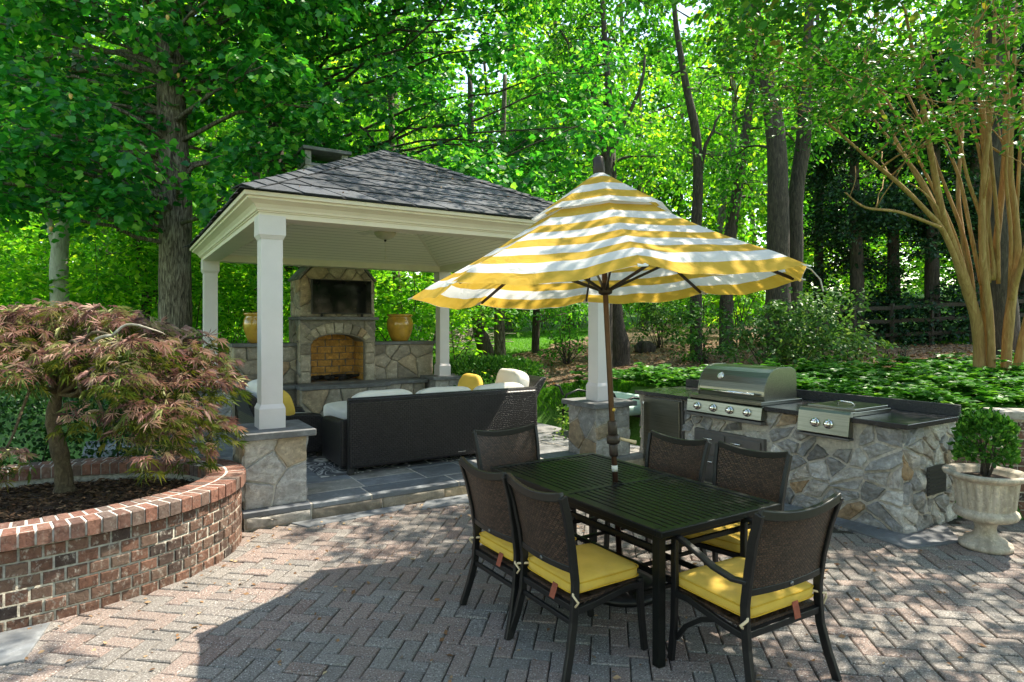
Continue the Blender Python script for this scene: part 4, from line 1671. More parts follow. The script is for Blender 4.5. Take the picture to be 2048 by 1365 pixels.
# ------------------------------------------------------------------ outdoor kitchen
kit = thing('stone_kitchen_counter', 'grey stone outdoor kitchen counter with black granite top', 'outdoor kitchen')
KX0, KX1, KY0, KY1 = 4.44, 5.36, -3.42, -.27
mb = MB()
mb.box(KX0, KX1, KY0, KY1, -.02, .895)
core = mb.build('stone_base', M['mortar_grey'], kit)
ms = MB()
L = KY1 - KY0
# front face runs along -y from the far end
holes = [(.06, .76, .0, .87), (.90, 1.86, .0, .62), (.88, 1.88, .73, .9), (2.22, 2.74, .70, .9)]
stone_face(ms, (KX0, KY1, -.01), (0, -1, 0), (0, 0, 1), (-1, 0, 0), L, .90, .15, .022, .055, 301, .024, aniso=1.5, ang=.5, holes=holes)
stone_face(ms, (KX0, KY0, -.01), (1, 0, 0), (0, 0, 1), (0, -1, 0), KX1 - KX0, .90, .15, .022, .055, 302, .024, aniso=1.4, ang=-.6)
stone_face(ms, (KX1, KY1, -.01), (-1, 0, 0), (0, 0, 1), (0, 1, 0), KX1 - KX0, .90, .18, .03, .03, 303, .016)
ms.build('stone_facing', M['stone'], core)
mb = MB()
mb.box(KX0 - .075, KX1 - .07, KY0 - .075, KY1 + .04, .90, .945)
mb.build('countertop', [M['granite']], kit, bevel=.005)
mb = MB()
mb.box(KX1 - .069, KX1 - .03, KY0 - .07, KY1 + .04, .90, 1.045)
mb.build('backsplash', M['granite_rough'], kit, bevel=.006)
mb = MB()
rnd = random.Random(9)
for k in range(7):
    z = .30 + k * .032
    mb.box(4.80, 5.10, KY0 - .043, KY0 - .035, z, z + .012)
mb.box(4.78, 5.12, KY0 - .036, KY0 - .03, .28, .53)
mb.build('louvre_vent', M['rubber'], kit)

# fridge
fr = thing('outdoor_fridge', 'small stainless steel fridge built into the far end of the stone counter', 'fridge', (KX0, 0, 0))
mb = MB()
mb.box(-.045, .0, -1.0, -.36, .02, .885)
mb.build('fridge_frame', M['dark_steel'], fr, bevel=.003)
mb = MB()
mb.box(-.075, -.047, -.98, -.385, .07, .872)
door = mb.build('fridge_door', M['steel'], fr, bevel=.006)
mb = MB()
mb.bar([(-.076, -.43, .82), (-.115, -.43, .82), (-.118, -.43, .80), (-.118, -.43, .25), (-.115, -.43, .23), (-.076, -.43, .23)], .022, .016, (0, 1, 0))
mb.build('handle', M['chrome'], door, bevel=.003)

# drawers under the grill
dr = thing('drawer_cabinet', 'grey steel drawer and door unit set in the stone under the grill', 'cabinet', (KX0, 0, 0))
mb = MB()
mb.box(-.055, 0., -2.10, -1.19, .02, .60)
mb.build('cabinet_frame', M['dark_steel'], dr, bevel=.004)
def pull(parent, y0, y1, z):
    mb = MB()
    mb.tube([(-.072, y0, z), (-.098, y0 - .004, z), (-.102, y0 - .015, z), (-.102, y1 + .015, z), (-.098, y1 + .004, z), (-.072, y1, z)], .008, 8)
    mb.build('handle', M['chrome'], parent)
for (y0, y1, z0, z1, nm) in ((-1.62, -1.22, .335, .565, 'drawer'), (-1.62, -1.22, .05, .315, 'drawer'), (-2.07, -1.66, .05, .565, 'cabinet_door')):
    mb = MB()
    mb.box(-.072, -.056, y0, y1, z0, z1)
    d = mb.build(nm, M['dark_steel'], dr, bevel=.004)
    if nm == 'drawer':
        pull(d, -1.35, -1.47, z1 - .055)
    else:
        pull(d, -1.72, -1.84, z1 - .055)

# grill
gr = thing('gas_grill', 'large stainless gas grill with a domed hood set into the counter', 'grill', (KX0, 0, 0))
mb = MB()
hp = [(.02, .985), (.012, 1.03), (.016, 1.08), (.035, 1.15), (.07, 1.215), (.12, 1.27), (.19, 1.305), (.27, 1.318), (.46, 1.318), (.53, 1.29), (.555, 1.24), (.56, .985)]
mb.prism([(x, -2.05, z) for x, z in hp], (0, .85, 0))
hood = mb.build('hood', M['steel'], gr, bevel=.004)
for y in (-2.062, -1.2):
    mb = MB()
    mb.prism([(x * 1.02 - .006, y, .985 + (z - .985) * 1.018) for x, z in hp], (0, .012, 0))
    mb.build('hood_end', M['steel'], hood, bevel=.003)
mb = MB()
mb.tube([(-.045, -1.98, 1.05), (-.045, -1.27, 1.05)], .014, 12)
for y in (-1.94, -1.31):
    mb.tube([(.02, y, 1.05), (-.045, y, 1.05)], .010, 8)
mb.build('handle', M['chrome'], hood)
mb = MB()
c = Vector((.062, -1.47, 1.205))
nn = Vector((-.88, 0, .47))
mb.tube([c, c + nn * .014], .042, 20)
gauge = mb.build('thermometer', M['chrome'], hood)
mb = MB()
mb.tube([c + nn * .0145, c + nn * .0165], .033, 20)
mb.build('dial', M['dial'], gauge)
mb = MB()
mb.box(-.095, .60, -2.10, -1.15, .947, .984)
mb.build('grill_body', M['steel'], gr, bevel=.004)
mb = MB()
mb.prism([(-.075, -2.12, .945), (-.105, -2.12, .93), (-.125, -2.12, .80), (-.045, -2.12, .79), (-.045, -2.12, .945)], (0, .985, 0))
pan = mb.build('control_panel', M['steel'], gr, bevel=.004)
mb = MB()
mb.box(-.135, -.045, -2.13, -1.125, .755, .787)
mb.build('drip_lip', M['dark_steel'], gr, bevel=.004)
def knob(x, y, z, nx, nz, parent):
    n_ = Vector((nx, 0, nz)).normalized()
    c = Vector((x, y, z))
    mb = MB()
    mb.tube([c, c + n_ * .010], [.044, .042], 20)
    kb = mb.build('knob', M['chrome'], parent)
    mb = MB()
    mb.tube([c + n_ * .008, c + n_ * .012, c + n_ * .036, c + n_ * .040], [.031, .034, .031, .026], 20)
    mb.build('knob_grip', M['chrome'], kb)
for y in (-1.29, -1.51, -1.73, -1.95):
    knob(-.116, y, .865, -1, .15, pan)
# side burner
sb = thing('side_burner', 'low stainless side burner with flat lid at the near end of the counter', 'burner', (KX0, 0, 0))
mb = MB()
mb.prism([(-.075, -3.02, .99), (-.10, -3.02, .965), (-.13, -3.02, .77), (-.045, -3.02, .76), (-.045, -3.02, .947), (.0, -3.02, .99)], (0, .50, 0))
spn = mb.build('control_panel', M['steel'], sb, bevel=.005)
mb = MB()
mb.box(-.13, -.045, -3.025, -2.515, .735, .757)
mb.build('drip_lip', M['dark_steel'], sb, bevel=.003)
mb = MB()
mb.box(-.044, .60, -3.02, -2.52, .947, .985)
mb.build('burner_body', M['steel'], sb, bevel=.004)
mb = MB()
mb.box(.01, .59, -3.0, -2.54, .988, 1.012)
lid = mb.build('lid', M['steel'], sb, bevel=.006)
mb = MB()
mb.tube([(.28, -2.69, 1.012), (.24, -2.70, 1.04), (.2, -2.77, 1.05), (.24, -2.84, 1.04), (.28, -2.85, 1.012)], .007, 8)
mb.build('handle', M['chrome'], lid)
for y in (-2.70, -2.83):
    knob(-.117, y, .865, -1, .14, spn)
# bar stool seat edge etc. are not visible

# ------------------------------------------------------------------ brick things
def brick_course(mb, path, z0, z1, blen, gap, t, rnd, closed=True, off=0., jit=.0018):
    """bricks along a polyline path (list of (x,y)), outward normal to the right of travel"""
    segs = []
    n = len(path)
    tot = 0
    cum = [0]
    for i in range(n if closed else n - 1):
        a, b = path[i], path[(i + 1) % n]
        tot += math.dist(a, b)
        cum.append(tot)
    def at(s):
        s = s % tot if closed else min(max(s, 0), tot)
        lo_, hi2 = 0, len(cum) - 1
        while hi2 - lo_ > 1:
            m = (lo_ + hi2) // 2
            if cum[m] <= s:
                lo_ = m
            else:
                hi2 = m
        a, b = path[lo_ % n], path[(lo_ + 1) % n]
        f = (s - cum[lo_]) / max(1e-9, cum[lo_ + 1] - cum[lo_])
        d = Vector((b[0] - a[0], b[1] - a[1], 0)).normalized()
        return Vector((a[0] + f * (b[0] - a[0]), a[1] + f * (b[1] - a[1]), 0)), Vector((d.y, -d.x, 0))
    cnt = max(1, round(tot / blen))
    L_ = tot / cnt
    for k in range(cnt if closed else cnt):
        s0, s1 = (k + off) * L_ + gap / 2, (k + 1 + off) * L_ - gap / 2
        (p0, n0), (p1, n1) = at(s0), at(s1)
        pr = rnd.gauss(0, jit)
        dz0, dz1 = rnd.gauss(0, .0012), rnd.gauss(0, .0012)
        bv = .005
        O0, O1 = p0 + n0 * (pr), p1 + n1 * (pr)
        I0, I1 = p0 - n0 * t, p1 - n1 * t
        d = (p1 - p0).normalized() * bv
        Z = Vector((0, 0, 1))
        # chamfered outer face
        vs = [I0 + Z * z0, I1 + Z * z0, I1 + Z * z1, I0 + Z * z1,
              O0 - n0 * bv + Z * (z0 + dz0), O1 - n1 * bv + Z * (z0 + dz0), O1 - n1 * bv + Z * (z1 + dz1), O0 - n0 * bv + Z * (z1 + dz1),
              O0 + d + Z * (z0 + bv + dz0), O1 - d + Z * (z0 + bv + dz0), O1 - d + Z * (z1 - bv + dz1), O0 + d + Z * (z1 - bv + dz1)]
        fs = [(8, 9, 10, 11)]
        for r in (0, 4):
            fs += [(r + q, r + (q + 1) % 4, r + 4 + (q + 1) % 4, r + 4 + q) for q in range(4)]
        fs.append((3, 2, 1, 0))
        mb.add(vs, fs)

def ellipse(cx, cy, a, b, n=160):
    # travelling clockwise would put the right-hand normal inside; go counter-clockwise: right-hand normal is outward
    return [(cx + a * math.cos(2 * PI * k / n), cy + b * math.sin(2 * PI * k / n)) for k in range(n)]

PCX, PCY, PA, PB = -1.9, -.43, 1.58, 1.12
pl = thing('brick_planter', 'round raised brick planter wall holding the red maple', 'planter', (0, 0, 0))
def ring(mb, outer, inner, z0, z1):
    n = len(outer)
    vs = [(x, y, z0) for x, y in outer] + [(x, y, z1) for x, y in outer] + [(x, y, z1) for x, y in inner] + [(x, y, z0) for x, y in inner]
    fs = []
    for k in range(n):
        j = (k + 1) % n
        fs += [(k, j, n + j, n + k), (n + k, n + j, 2 * n + j, 2 * n + k), (2 * n + k, 2 * n + j, 3 * n + j, 3 * n + k)]
    mb.add(vs, fs, 0, True)
mb = MB()
ring(mb, ellipse(PCX, PCY, PA - .010, PB - .010), ellipse(PCX, PCY, PA - .24, PB - .24), -.05, .478)
wall = mb.build('planter_wall', M['mortar'], pl)
mb = MB()
rnd = random.Random(17)
epath = ellipse(PCX, PCY, PA, PB)
for c in range(6):
    brick_course(mb, epath, -.012 + c * .0815, -.012 + c * .0815 + .0695, .117, .013, .05, rnd, True, .5 * (c % 2) + rnd.uniform(-.05, .05))
mb.build('brick_facing', M['brick'], wall)
# rowlock cap: two rings of bricks
capz0, capz1 = .482, .572
mb = MB()
ring(mb, ellipse(PCX, PCY, PA + .018, PB + .018), ellipse(PCX, PCY, PA - .255, PB - .255), capz0, capz1 - .003)
capm = mb.build('planter_cap', M['cap_mortar'], pl)
mb = MB()
n = 118
for ringi, (r0, r1) in enumerate(((-.262, -.122), (-.112, .028))):
    # equal arc-length spacing
    e = ellipse(PCX, PCY, PA, PB, 720)
    cum = [0]
    for i in range(720):
        cum.append(cum[-1] + math.dist(e[i], e[(i + 1) % 720]))
    tot = cum[-1]
    nb = int(tot / .082)
    def at(s):
        s = s % tot
        i = int(np.searchsorted(cum, s)) - 1
        i = max(0, min(719, i))
        a, b = e[i], e[(i + 1) % 720]
        f = (s - cum[i]) / (cum[i + 1] - cum[i])
        d = Vector((b[0] - a[0], b[1] - a[1], 0)).normalized()
        return Vector((a[0] + f * (b[0] - a[0]), a[1] + f * (b[1] - a[1]), 0)), Vector((d.y, -d.x, 0))
    for k in range(nb):
        off = .5 * ringi
        g_ = .011
        s0, s1 = (k + off) * tot / nb + g_ / 2, (k + 1 + off) * tot / nb - g_ / 2
        (p0, n0), (p1, n1) = at(s0), at(s1)
        ex = rnd.gauss(0, .003) if ringi else 0
        q = [p0 + n0 * r0, p1 + n1 * r0, p1 + n1 * (r1 + ex), p0 + n0 * (r1 + ex)]
        cc = (q[0] + q[1] + q[2] + q[3]) / 4
        dz = rnd.gauss(0, .0015)
        bv = .006
        vs = [Vector((p.x, p.y, capz0 - .004)) for p in q] + [Vector((p.x, p.y, capz1 - bv + dz)) for p in q]
        for p in q:
            d = (cc - p)
            p2 = p + d.normalized() * bv * 1.3
            vs.append(Vector((p2.x, p2.y, capz1 + dz)))
        fs = [(3, 2, 1, 0), (11, 10, 9, 8)][::-1]
        fs = [(8, 9, 10, 11)]
        for r in (0, 4):
            fs += [(r + i, r + (i + 1) % 4, r + 4 + (i + 1) % 4, r + 4 + i) for i in range(4)]
        fs.append((3, 2, 1, 0))
        # the quad runs inner-inner-outer-outer: clockwise seen from above, so flip
        mb.add(vs, [f[::-1] for f in fs])
mb.build('cap_bricks', M['brick_cap'], capm)
# soil surface
mb = MB()
e = ellipse(PCX, PCY, PA - .25, PB - .25, 96)
vs, fs = [], []
for r in range(8):
    f = 1 - r / 7
    for (x, y) in e:
        X, Y = PCX + (x - PCX) * f, PCY + (y - PCY) * f
        vs.append((X, Y, .42 + .03 * (1 - f) + .018 * noise.noise(Vector((X * 5, Y * 5, 0)))))
for r in range(7):
    for k in range(96):
        fs.append((r * 96 + k, r * 96 + (k + 1) % 96, (r + 1) * 96 + (k + 1) % 96, (r + 1) * 96 + k))
mb.add(vs, fs, 0, True)
mb.build('planter_soil', M['mulch'], pl)

# retaining wall of brick at the right
rw = thing('brick_retaining_wall', 'low brick retaining wall with pale cap behind the stone urn', 'wall')
A_, B_ = Vector((5.40, -3.30, 0)), Vector((7.6, -5.5, 0))
mb = MB()
d = (B_ - A_).normalized()
nr = Vector((-d.y * -1, -d.x, 0))
nrm = Vector((d.y, -d.x, 0))
mb.prism([A_ - nrm * .22, B_ - nrm * .22, B_ - nrm * .012, A_ - nrm * .012], (0, 0, .90))
rwm = mb.build('wall_body', M['mortar'], rw)
mb = MB()
rnd = random.Random(23)
for c in range(11):
    brick_course(mb, [tuple(A_[:2]), tuple(B_[:2])], c * .0815 - .01, c * .0815 + .06, .205, .012, .05, rnd, False, .0 if c % 2 == 0 else .0)
mb.build('brick_facing', M['brick'], rwm)
rnd = random.Random(4)
s = .45
mb = MB()
while s < 2.9:
    l = rnd.uniform(.4, .6)
    a, b = A_ + d * s, A_ + d * (s + l - .012)
    mb.prism([a - nrm * .26, b - nrm * .26, b + nrm * .04, a + nrm * .04], (0, 0, .075))
    s += l
o = mb.build('wall_cap', M['pale_stone'], rw, bevel=.008)
o.location.z = .902

# ------------------------------------------------------------------ leaf machinery
T_DIAMOND = (np.array([(0, 0, 0), (.30, .45, .05), (0, 1, -.04), (-.30, .45, .05)], float), np.array([(0, 1, 2), (0, 2, 3)]))
T_LEAF = (np.array([(0, 0, 0), (.28, .25, .05), (.24, .65, .05), (0, 1, -.06), (-.24, .65, .05), (-.28, .25, .05), (0, .5, 0)], float),
          np.array([(0, 1, 6), (1, 2, 6), (2, 3, 6), (3, 4, 6), (4, 5, 6), (5, 0, 6)]))
T_TULIP = (np.array([(0, 0, 0), (.42, .08, .07), (.52, .42, .09), (.34, .62, .05), (.30, .98, .03), (0, .86, -.03), (-.30, .98, .03), (-.34, .62, .05), (-.52, .42, .09), (-.42, .08, .07)], float),
           np.array([(0, 1, 2), (0, 2, 3), (0, 3, 5), (3, 4, 5), (0, 5, 7), (5, 6, 7), (0, 7, 8), (0, 8, 9)]))
def _dissect():
    v, f = [], []
    for a, l in ((-78, .7), (-48, .9), (-18, 1.), (14, 1.), (45, .92), (76, .68)):
        r = math.radians(a)
        dx, dy = math.sin(r), math.cos(r)
        sx, sy = dy * .022, -dx * .022
        o = len(v)
        v += [(0, 0, 0), (dx * l * .5 + sx, dy * l * .5 + sy, .05), (dx * l, dy * l, -.16 * l), (dx * l * .5 - sx, dy * l * .5 - sy, .05)]
        f += [(o, o + 1, o + 2), (o, o + 2, o + 3)]
    v = np.array(v, float)
    # join the blades at the leaf base so one leaf is one island
    f = np.array(f)
    f[f % 4 == 0] = 0
    return v, f
T_MAPLE = _dissect()
T_BLADE = (np.array([(.5, 0, 0), (-.5, 0, 0), (.32, .6, .10), (-.32, .6, .10), (0, 1, .34)], float), np.array([(0, 2, 1), (2, 3, 1), (2, 4, 3)]))

def unit(a):
    return a / np.maximum(1e-9, np.linalg.norm(a, axis=1, keepdims=True))

def leaf_arrays(P, T, Nn, S, tmpl, wscale=1.):
    tv, tf = tmpl
    T = unit(T)
    side = unit(np.cross(T, Nn))
    nr = np.cross(side, T)
    S = np.asarray(S).reshape(-1, 1, 1)
    V = P[:, None, :] + S * (tv[None, :, 0:1] * side[:, None, :] * wscale + tv[None, :, 1:2] * T[:, None, :] + tv[None, :, 2:3] * nr[:, None, :])
    n, k = len(P), len(tv)
    Fc = tf[None] + (np.arange(n) * k)[:, None, None]
    return V.reshape(-1, 3), Fc.reshape(-1, 3)

def leaves_obj(name, P, T, Nn, S, tmpl, mat, parent=None, wscale=1.):
    V, Fc = leaf_arrays(P, T, Nn, S, tmpl, wscale)
    return array_mesh(name, V, Fc, mat, parent)

def scatter(clumps, per, size, tmpl, droop=.35, flat=.6, twig=9, tw_len=.35, rg=None, shell=.55):
    """clumps: (x,y,z,rx,ry,rz). per: leaves per unit of clump surface. Twigs inside each clump carry the leaves."""
    rg = rg or rng
    P, T, Nn = [], [], []
    for (x, y, z, rx, ry, rz) in clumps:
        n = max(6, int(per * (rx * ry + rx * rz + ry * rz) * 4))
        nt = max(1, n // twig)
        d = unit(rg.normal(size=(nt, 3)))
        r = shell + (1 - shell) * rg.random((nt, 1)) ** .6
        r *= 1 + .22 * rg.normal(size=(nt, 1))
        c = d * r * np.array([rx, ry, rz]) + np.array([x, y, z])
        out = unit(d * np.array([1, 1, .35]) + rg.normal(size=(nt, 3)) * .45 + np.array([0, 0, -.1]))
        for k in range(twig):
            f = (k + .5) / twig
            sd = unit(np.cross(out, np.array([0, 0, 1.0]) + rg.normal(size=(nt, 3)) * .1))
            sg = (1 if k % 2 else -1)
            p = c + out * (tw_len * (f - .3)) + sd * (sg * size * .35) + rg.normal(size=(nt, 3)) * size * .35
            p[:, 2] -= tw_len * .25 * f * f
            t = unit(out * .7 + sd * sg * .8 + rg.normal(size=(nt, 3)) * .35 + np.array([0, 0, -droop]))
            nn = unit(np.array([0, 0, 1.0]) * flat * 2 + d * .35 + rg.normal(size=(nt, 3)) * (1.15 - flat))
            P.append(p)
            T.append(t)
            Nn.append(nn)
    P, T, Nn = np.concatenate(P), np.concatenate(T), np.concatenate(Nn)
    S = size * (.65 + .6 * rg.random(len(P)))
    return P, T, Nn, S

def limb(mb, a, b, r0, r1, bend=.15, n=6, rnd=random, seg=6):
    a, b = Vector(a), Vector(b)
    L = (b - a).length
    o = Vector((rnd.uniform(-1, 1), rnd.uniform(-1, 1), rnd.uniform(-.2, 1))) * L * bend
    pts, rr = [], []
    for k in range(n + 1):
        f = k / n
        p = a.lerp(b, f) + o * math.sin(PI * f) + Vector((rnd.uniform(-1, 1), rnd.uniform(-1, 1), rnd.uniform(-1, 1))) * L * .018 * (1 if 0 < k < n else 0)
        pts.append(p)
        rr.append(r0 + (r1 - r0) * f)
    mb.tube(pts, rr, seg)
    return pts

def trunk_tube(mb, pts, rr, seg=12, lump=.06, flare=.35):
    """smoothly sampled trunk with root flare"""
    P = [Vector(p) for p in pts]
    out, ro = [], []
    for i in range(len(P) - 1):
        p0, p1, p2, p3 = P[max(0, i - 1)], P[i], P[i + 1], P[min(len(P) - 1, i + 2)]
        for k in range(6):
            t = k / 6
            q = .5 * ((2 * p1) + (p2 - p0) * t + (2 * p0 - 5 * p1 + 4 * p2 - p3) * t * t + (3 * p1 - p0 - 3 * p2 + p3) * t ** 3)
            out.append(q)
            ro.append(rr[i] + (rr[i + 1] - rr[i]) * t)
    out.append(P[-1])
    ro.append(rr[-1])
    if flare:
        ro[0] *= 1 + flare
        ro[1] *= 1 + flare * .45
        ro[2] *= 1 + flare * .15
    ro = [r * (1 + lump * noise.noise(Vector((i * .7, r * 9, 0)))) for i, r in enumerate(ro)]
    mb.tube(out, ro, seg)
    return out, ro

# ------------------------------------------------------------------ where the sun comes through
SUN = Vector((.555, .0, .83)).normalized()
def gp(px, v):
    Y = HC * F / (v - YH)
    return W((px - 1024) / F * Y, Y)
ZONES = [
    ([gp(*q) for q in ((130, 1400), (100, 1230), (330, 1150), (470, 1085), (560, 1090), (560, 1195), (390, 1280), (410, 1400))], 0., 1., 1.),
    ([gp(*q) for q in ((520, 1060), (660, 1005), (930, 1010), (900, 1075), (700, 1150))], 0., .35, .4),
    ([(-3.2, -1.5), (-.9, -1.5), (-.3, -.6), (-.6, -.2), (-3.2, -.4)], .3, .6, .6),
    ([(-3.4, -1.0), (-.9, -1.0), (-.9, .9), (-3.4, .9)], 1.6, .65, .5),
    ([(4.8, 1.2), (7., 1.2), (7., 8.), (4.8, 6.)], .2, .95, .8),
    ([(7.2, 1.8), (12., 0.4), (14., 4.), (9., 8.)], .9, .6, .5),
    ([(.0, -.2), (3.8, -.2), (2.2, 2.), (1.6, 2.)], 3.4, .25, .3),
]
def seg_d(p, a, b):
    ax_, ay_ = b[0] - a[0], b[1] - a[1]
    t = max(0, min(1, ((p[0] - a[0]) * ax_ + (p[1] - a[1]) * ay_) / (ax_ * ax_ + ay_ * ay_ + 1e-9)))
    return math.hypot(p[0] - a[0] - ax_ * t, p[1] - a[1] - ay_ * t)
def opens(c, r, rnd_):
    """true when foliage at c would close a gap the sun needs"""
    for poly, z, prob, m in ZONES:
        k = (c[2] - z) / SUN.z
        p = (c[0] - SUN.x * k, c[1] - SUN.y * k)
        ins = False
        for i in range(len(poly)):
            a, b = poly[i], poly[i - 1]
            if (a[1] > p[1]) != (b[1] > p[1]) and p[0] < (b[0] - a[0]) * (p[1] - a[1]) / (b[1] - a[1]) + a[0]:
                ins = not ins
        near = ins or min(seg_d(p, poly[i], poly[i - 1]) for i in range(len(poly))) < r * m
        if near and rnd_.random() < prob:
            return True
    return False

# ------------------------------------------------------------------ trees
def blossoms(mb_pts, parent):
    tv = np.array([(0, 0, 0), (.35, .5, .25), (.22, 1, .3), (-.22, 1, .3), (-.35, .5, .25)], float)

def tulip_tree(name, label, trunk_px, Yt, clumps_px, seed, per, base_v_ground, wt, forks=(), size=.118, group=None, tmpl=T_TULIP, mat='leaf_tulip', bark='bark', twl=.38, flowers=0, droop=.5, flat=.55):
    """trunk_px: [(px, v, halfwidth_px)], measured at depth Yt; clumps_px: (px, v, Y, r)"""
    rnd = random.Random(seed)
    rg = np.random.default_rng(seed)
    bx, by = WP(trunk_px[0][0], Yt)
    zg = gz(bx, by) - .05
    t = thing(name, label, 'tree', (bx, by, zg), 0, group)
    base = Vector((bx, by, zg))
    mb = MB()
    pts = [Vector((bx, by, zg))] + [P3(px, v, Yt) for px, v, w in trunk_px]
    rr = [trunk_px[0][2] / F * Yt] + [w / F * Yt for px, v, w in trunk_px]
    out, ro = trunk_tube(mb, [p - base for p in pts], rr, 16)
    for (a, b, r0, r1) in forks:
        limb(mb, P3(*a) - base, P3(*b) - base, r0, r1, .12, 8, rnd, 8)
    cl = []
    for (px, v, Y, r) in clumps_px:
        if opens(P3(px, v, Y), r, rnd):
            continue
        c = P3(px, v, Y) - base
        cl.append((c.x, c.y, c.z, r, r, r * .62))
        # limb from the trunk
        j = min(range(len(out)), key=lambda i: abs(out[i].z - (c.z + .2 - .25 * (Vector((c.x, c.y, 0)) - Vector((out[i].x, out[i].y, 0))).length)))
        rb = min(.05, ro[j] * .35)
        pts_ = limb(mb, out[j], c, rb, .010, .13, 7, rnd, 5)
        for q in range(3):
            e = c + Vector((rnd.uniform(-1, 1), rnd.uniform(-1, 1), rnd.uniform(-.5, .6))) * r * .9
            limb(mb, pts_[4 + q % 3], e, .011, .004, .12, 4, rnd, 4)
    mb.build('trunk', M[bark], t)
    P, T, Nn, S = scatter(cl, per, size, tmpl, droop, flat, 8, twl, rg)
    o = leaves_obj('crown', P, T, Nn, S, tmpl, M[mat], t)
    if flowers:
        idx = rg.choice(len(P), flowers, replace=False)
        mbf = MB()
        for i in idx:
            c = Vector(P[i]) + Vector((0, 0, .05))
            mbf.lathe([(.006, -.02), (.02, 0), (.028, .03), (.022, .055)], c, 7)
        mbf.build('blossom_cluster', M['blossom'], o)['kind'] = 'stuff'
    return t

rndc = random.Random(99)
def fill(poly_fn, n, Y0, Y1, r0, r1, rnd=rndc):
    res = []
    while len(res) < n:
        px, v, = poly_fn(rnd)
        res.append((px, v, rnd.uniform(Y0, Y1), rnd.uniform(r0, r1)))
    return res

# big tulip poplar left of the pavilion
def regA(r):
    while True:
        px, v = r.uniform(-160, 640), r.uniform(-260, 455)
        lim = 455 if px < 330 else 455 - (px - 330) * .55
        if v < lim:
            if (300 < px < 400 and 110 < v < 235 or 300 < px < 400 and v > 385) and r.random() < .6:
                continue
            return px, v
clA = fill(regA, 105, 8.9, 12.6, .42, .72)
tulip_tree('tulip_poplar', 'large tulip poplar with grey furrowed trunk left of the pavilion roof', [(351, 640, 30), (350, 520, 29.5), (352, 380, 29), (344, 250, 27), (343, 160, 26), (340, 60, 22), (336, -80, 17), (330, -300, 8)], 11.2, clA, 5, 80, 0, 0,
           forks=[((345, 215, 11.2), (305, 110, 11.0), .13, .09), ((305, 110, 11.0), (270, -40, 10.8), .09, .05), ((325, 225, 11.2), (215, 205, 10.6), .055, .025), ((365, 165, 11.2), (445, 230, 11.4), .05, .02)], flowers=70)
# second poplar behind the roof
def regB(r):
    while True:
        px, v = r.uniform(470, 1190), r.uniform(-240, 400)
        if px < 640 and v > 300:
            continue
        if px > 1050 and v < 60:
            continue
        if 880 < px < 1090 and 150 < v < 245 and r.random() < .7:
            continue
        return px, v
clB = fill(regB, 105, 11.6, 15.5, .5, .9)
clB += fill(lambda q: (q.uniform(500, 1150), q.uniform(-760, -260)), 34, 12.5, 16.5, .8, 1.2)
tulip_tree('tulip_poplar', 'tulip poplar with dark trunk rising behind the pavilion chimney', [(548, 640, 17), (548, 500, 16), (550, 350, 15.5), (553, 250, 15), (556, 120, 13), (562, 0, 11), (570, -150, 7), (575, -330, 4)], 15.0, clB, 6, 58, 0, 0,
           forks=[((552, 290, 15), (640, 238, 14.4), .10, .05), ((640, 238, 14.4), (760, 300, 13.8), .05, .02), ((545, 240, 15), (480, 215, 14.6), .06, .03)], flowers=60, bark='bark_dark')

# middle-distance trees right of the roof, finer brighter leaves
def reg(x0, x1, v0, v1):
    return lambda r: (r.uniform(x0, x1), r.uniform(v0, v1))
specs = [
    ('slender two-stemmed tree with fine bright leaves above the umbrella tip', [(1212, 620, 13), (1213, 450, 11), (1215, 330, 10), (1222, 260, 8), (1215, 150, 6), (1205, 0, 5), (1200, -180, 3)], 15.5, reg(1090, 1330, -120, 360), 46, [((1213, 330, 15.5), (1120, 60, 15.2), .08, .03), ((1215, 320, 15.5), (1290, 110, 15.4), .06, .03)], 'bark_dark'),
    ('thin curving dark tree right of the umbrella tip', [(1392, 620, 12), (1392, 470, 11), (1396, 370, 10), (1392, 270, 9), (1370, 160, 7), (1350, 30, 5), (1340, -150, 3)], 16.5, reg(1290, 1480, -120, 430), 44, [((1396, 360, 16.5), (1440, 230, 16.3), .07, .03)], 'bark_dark'),
    ('leaning tree behind the right umbrella slope', [(1452, 620, 13), (1460, 480, 12), (1478, 360, 10), (1492, 260, 9), (1510, 120, 7), (1520, -40, 4)], 17.5, reg(1400, 1580, -140, 430), 40, [], 'bark_dark'),
    ('thick furrowed tree of a close pair right of the umbrella', [(1556, 625, 24), (1556, 520, 22), (1556, 400, 20), (1552, 280, 18), (1535, 170, 17), (1510, 60, 12), (1490, -120, 6)], 14.0, reg(1440, 1660, -140, 330), 46, [], 'bark_dark'),
    ('thinner right hand tree of a close pair right of the umbrella', [(1588, 625, 16), (1590, 500, 15), (1592, 390, 14.5), (1606, 290, 14), (1612, 180, 13), (1618, 40, 9), (1622, -140, 5)], 14.6, reg(1560, 1720, -140, 240), 34, [((1608, 280, 14.6), (1560, 160, 14.4), .1, .05)], 'bark_dark'),
]
for k, (lab, tr, Y, rf, n, forks, bark) in enumerate(specs):
    cl = fill(rf, n, Y - (2.4 if k == 3 else 1.2), Y + 3.0, .5, .95)
    tulip_tree('woodland_tree', lab, tr, Y, cl, 50 + k, 42, 0, 0, forks, size=.125, tmpl=T_LEAF, mat='leaf_fine', bark=bark, twl=.45, droop=.7, flat=.4)

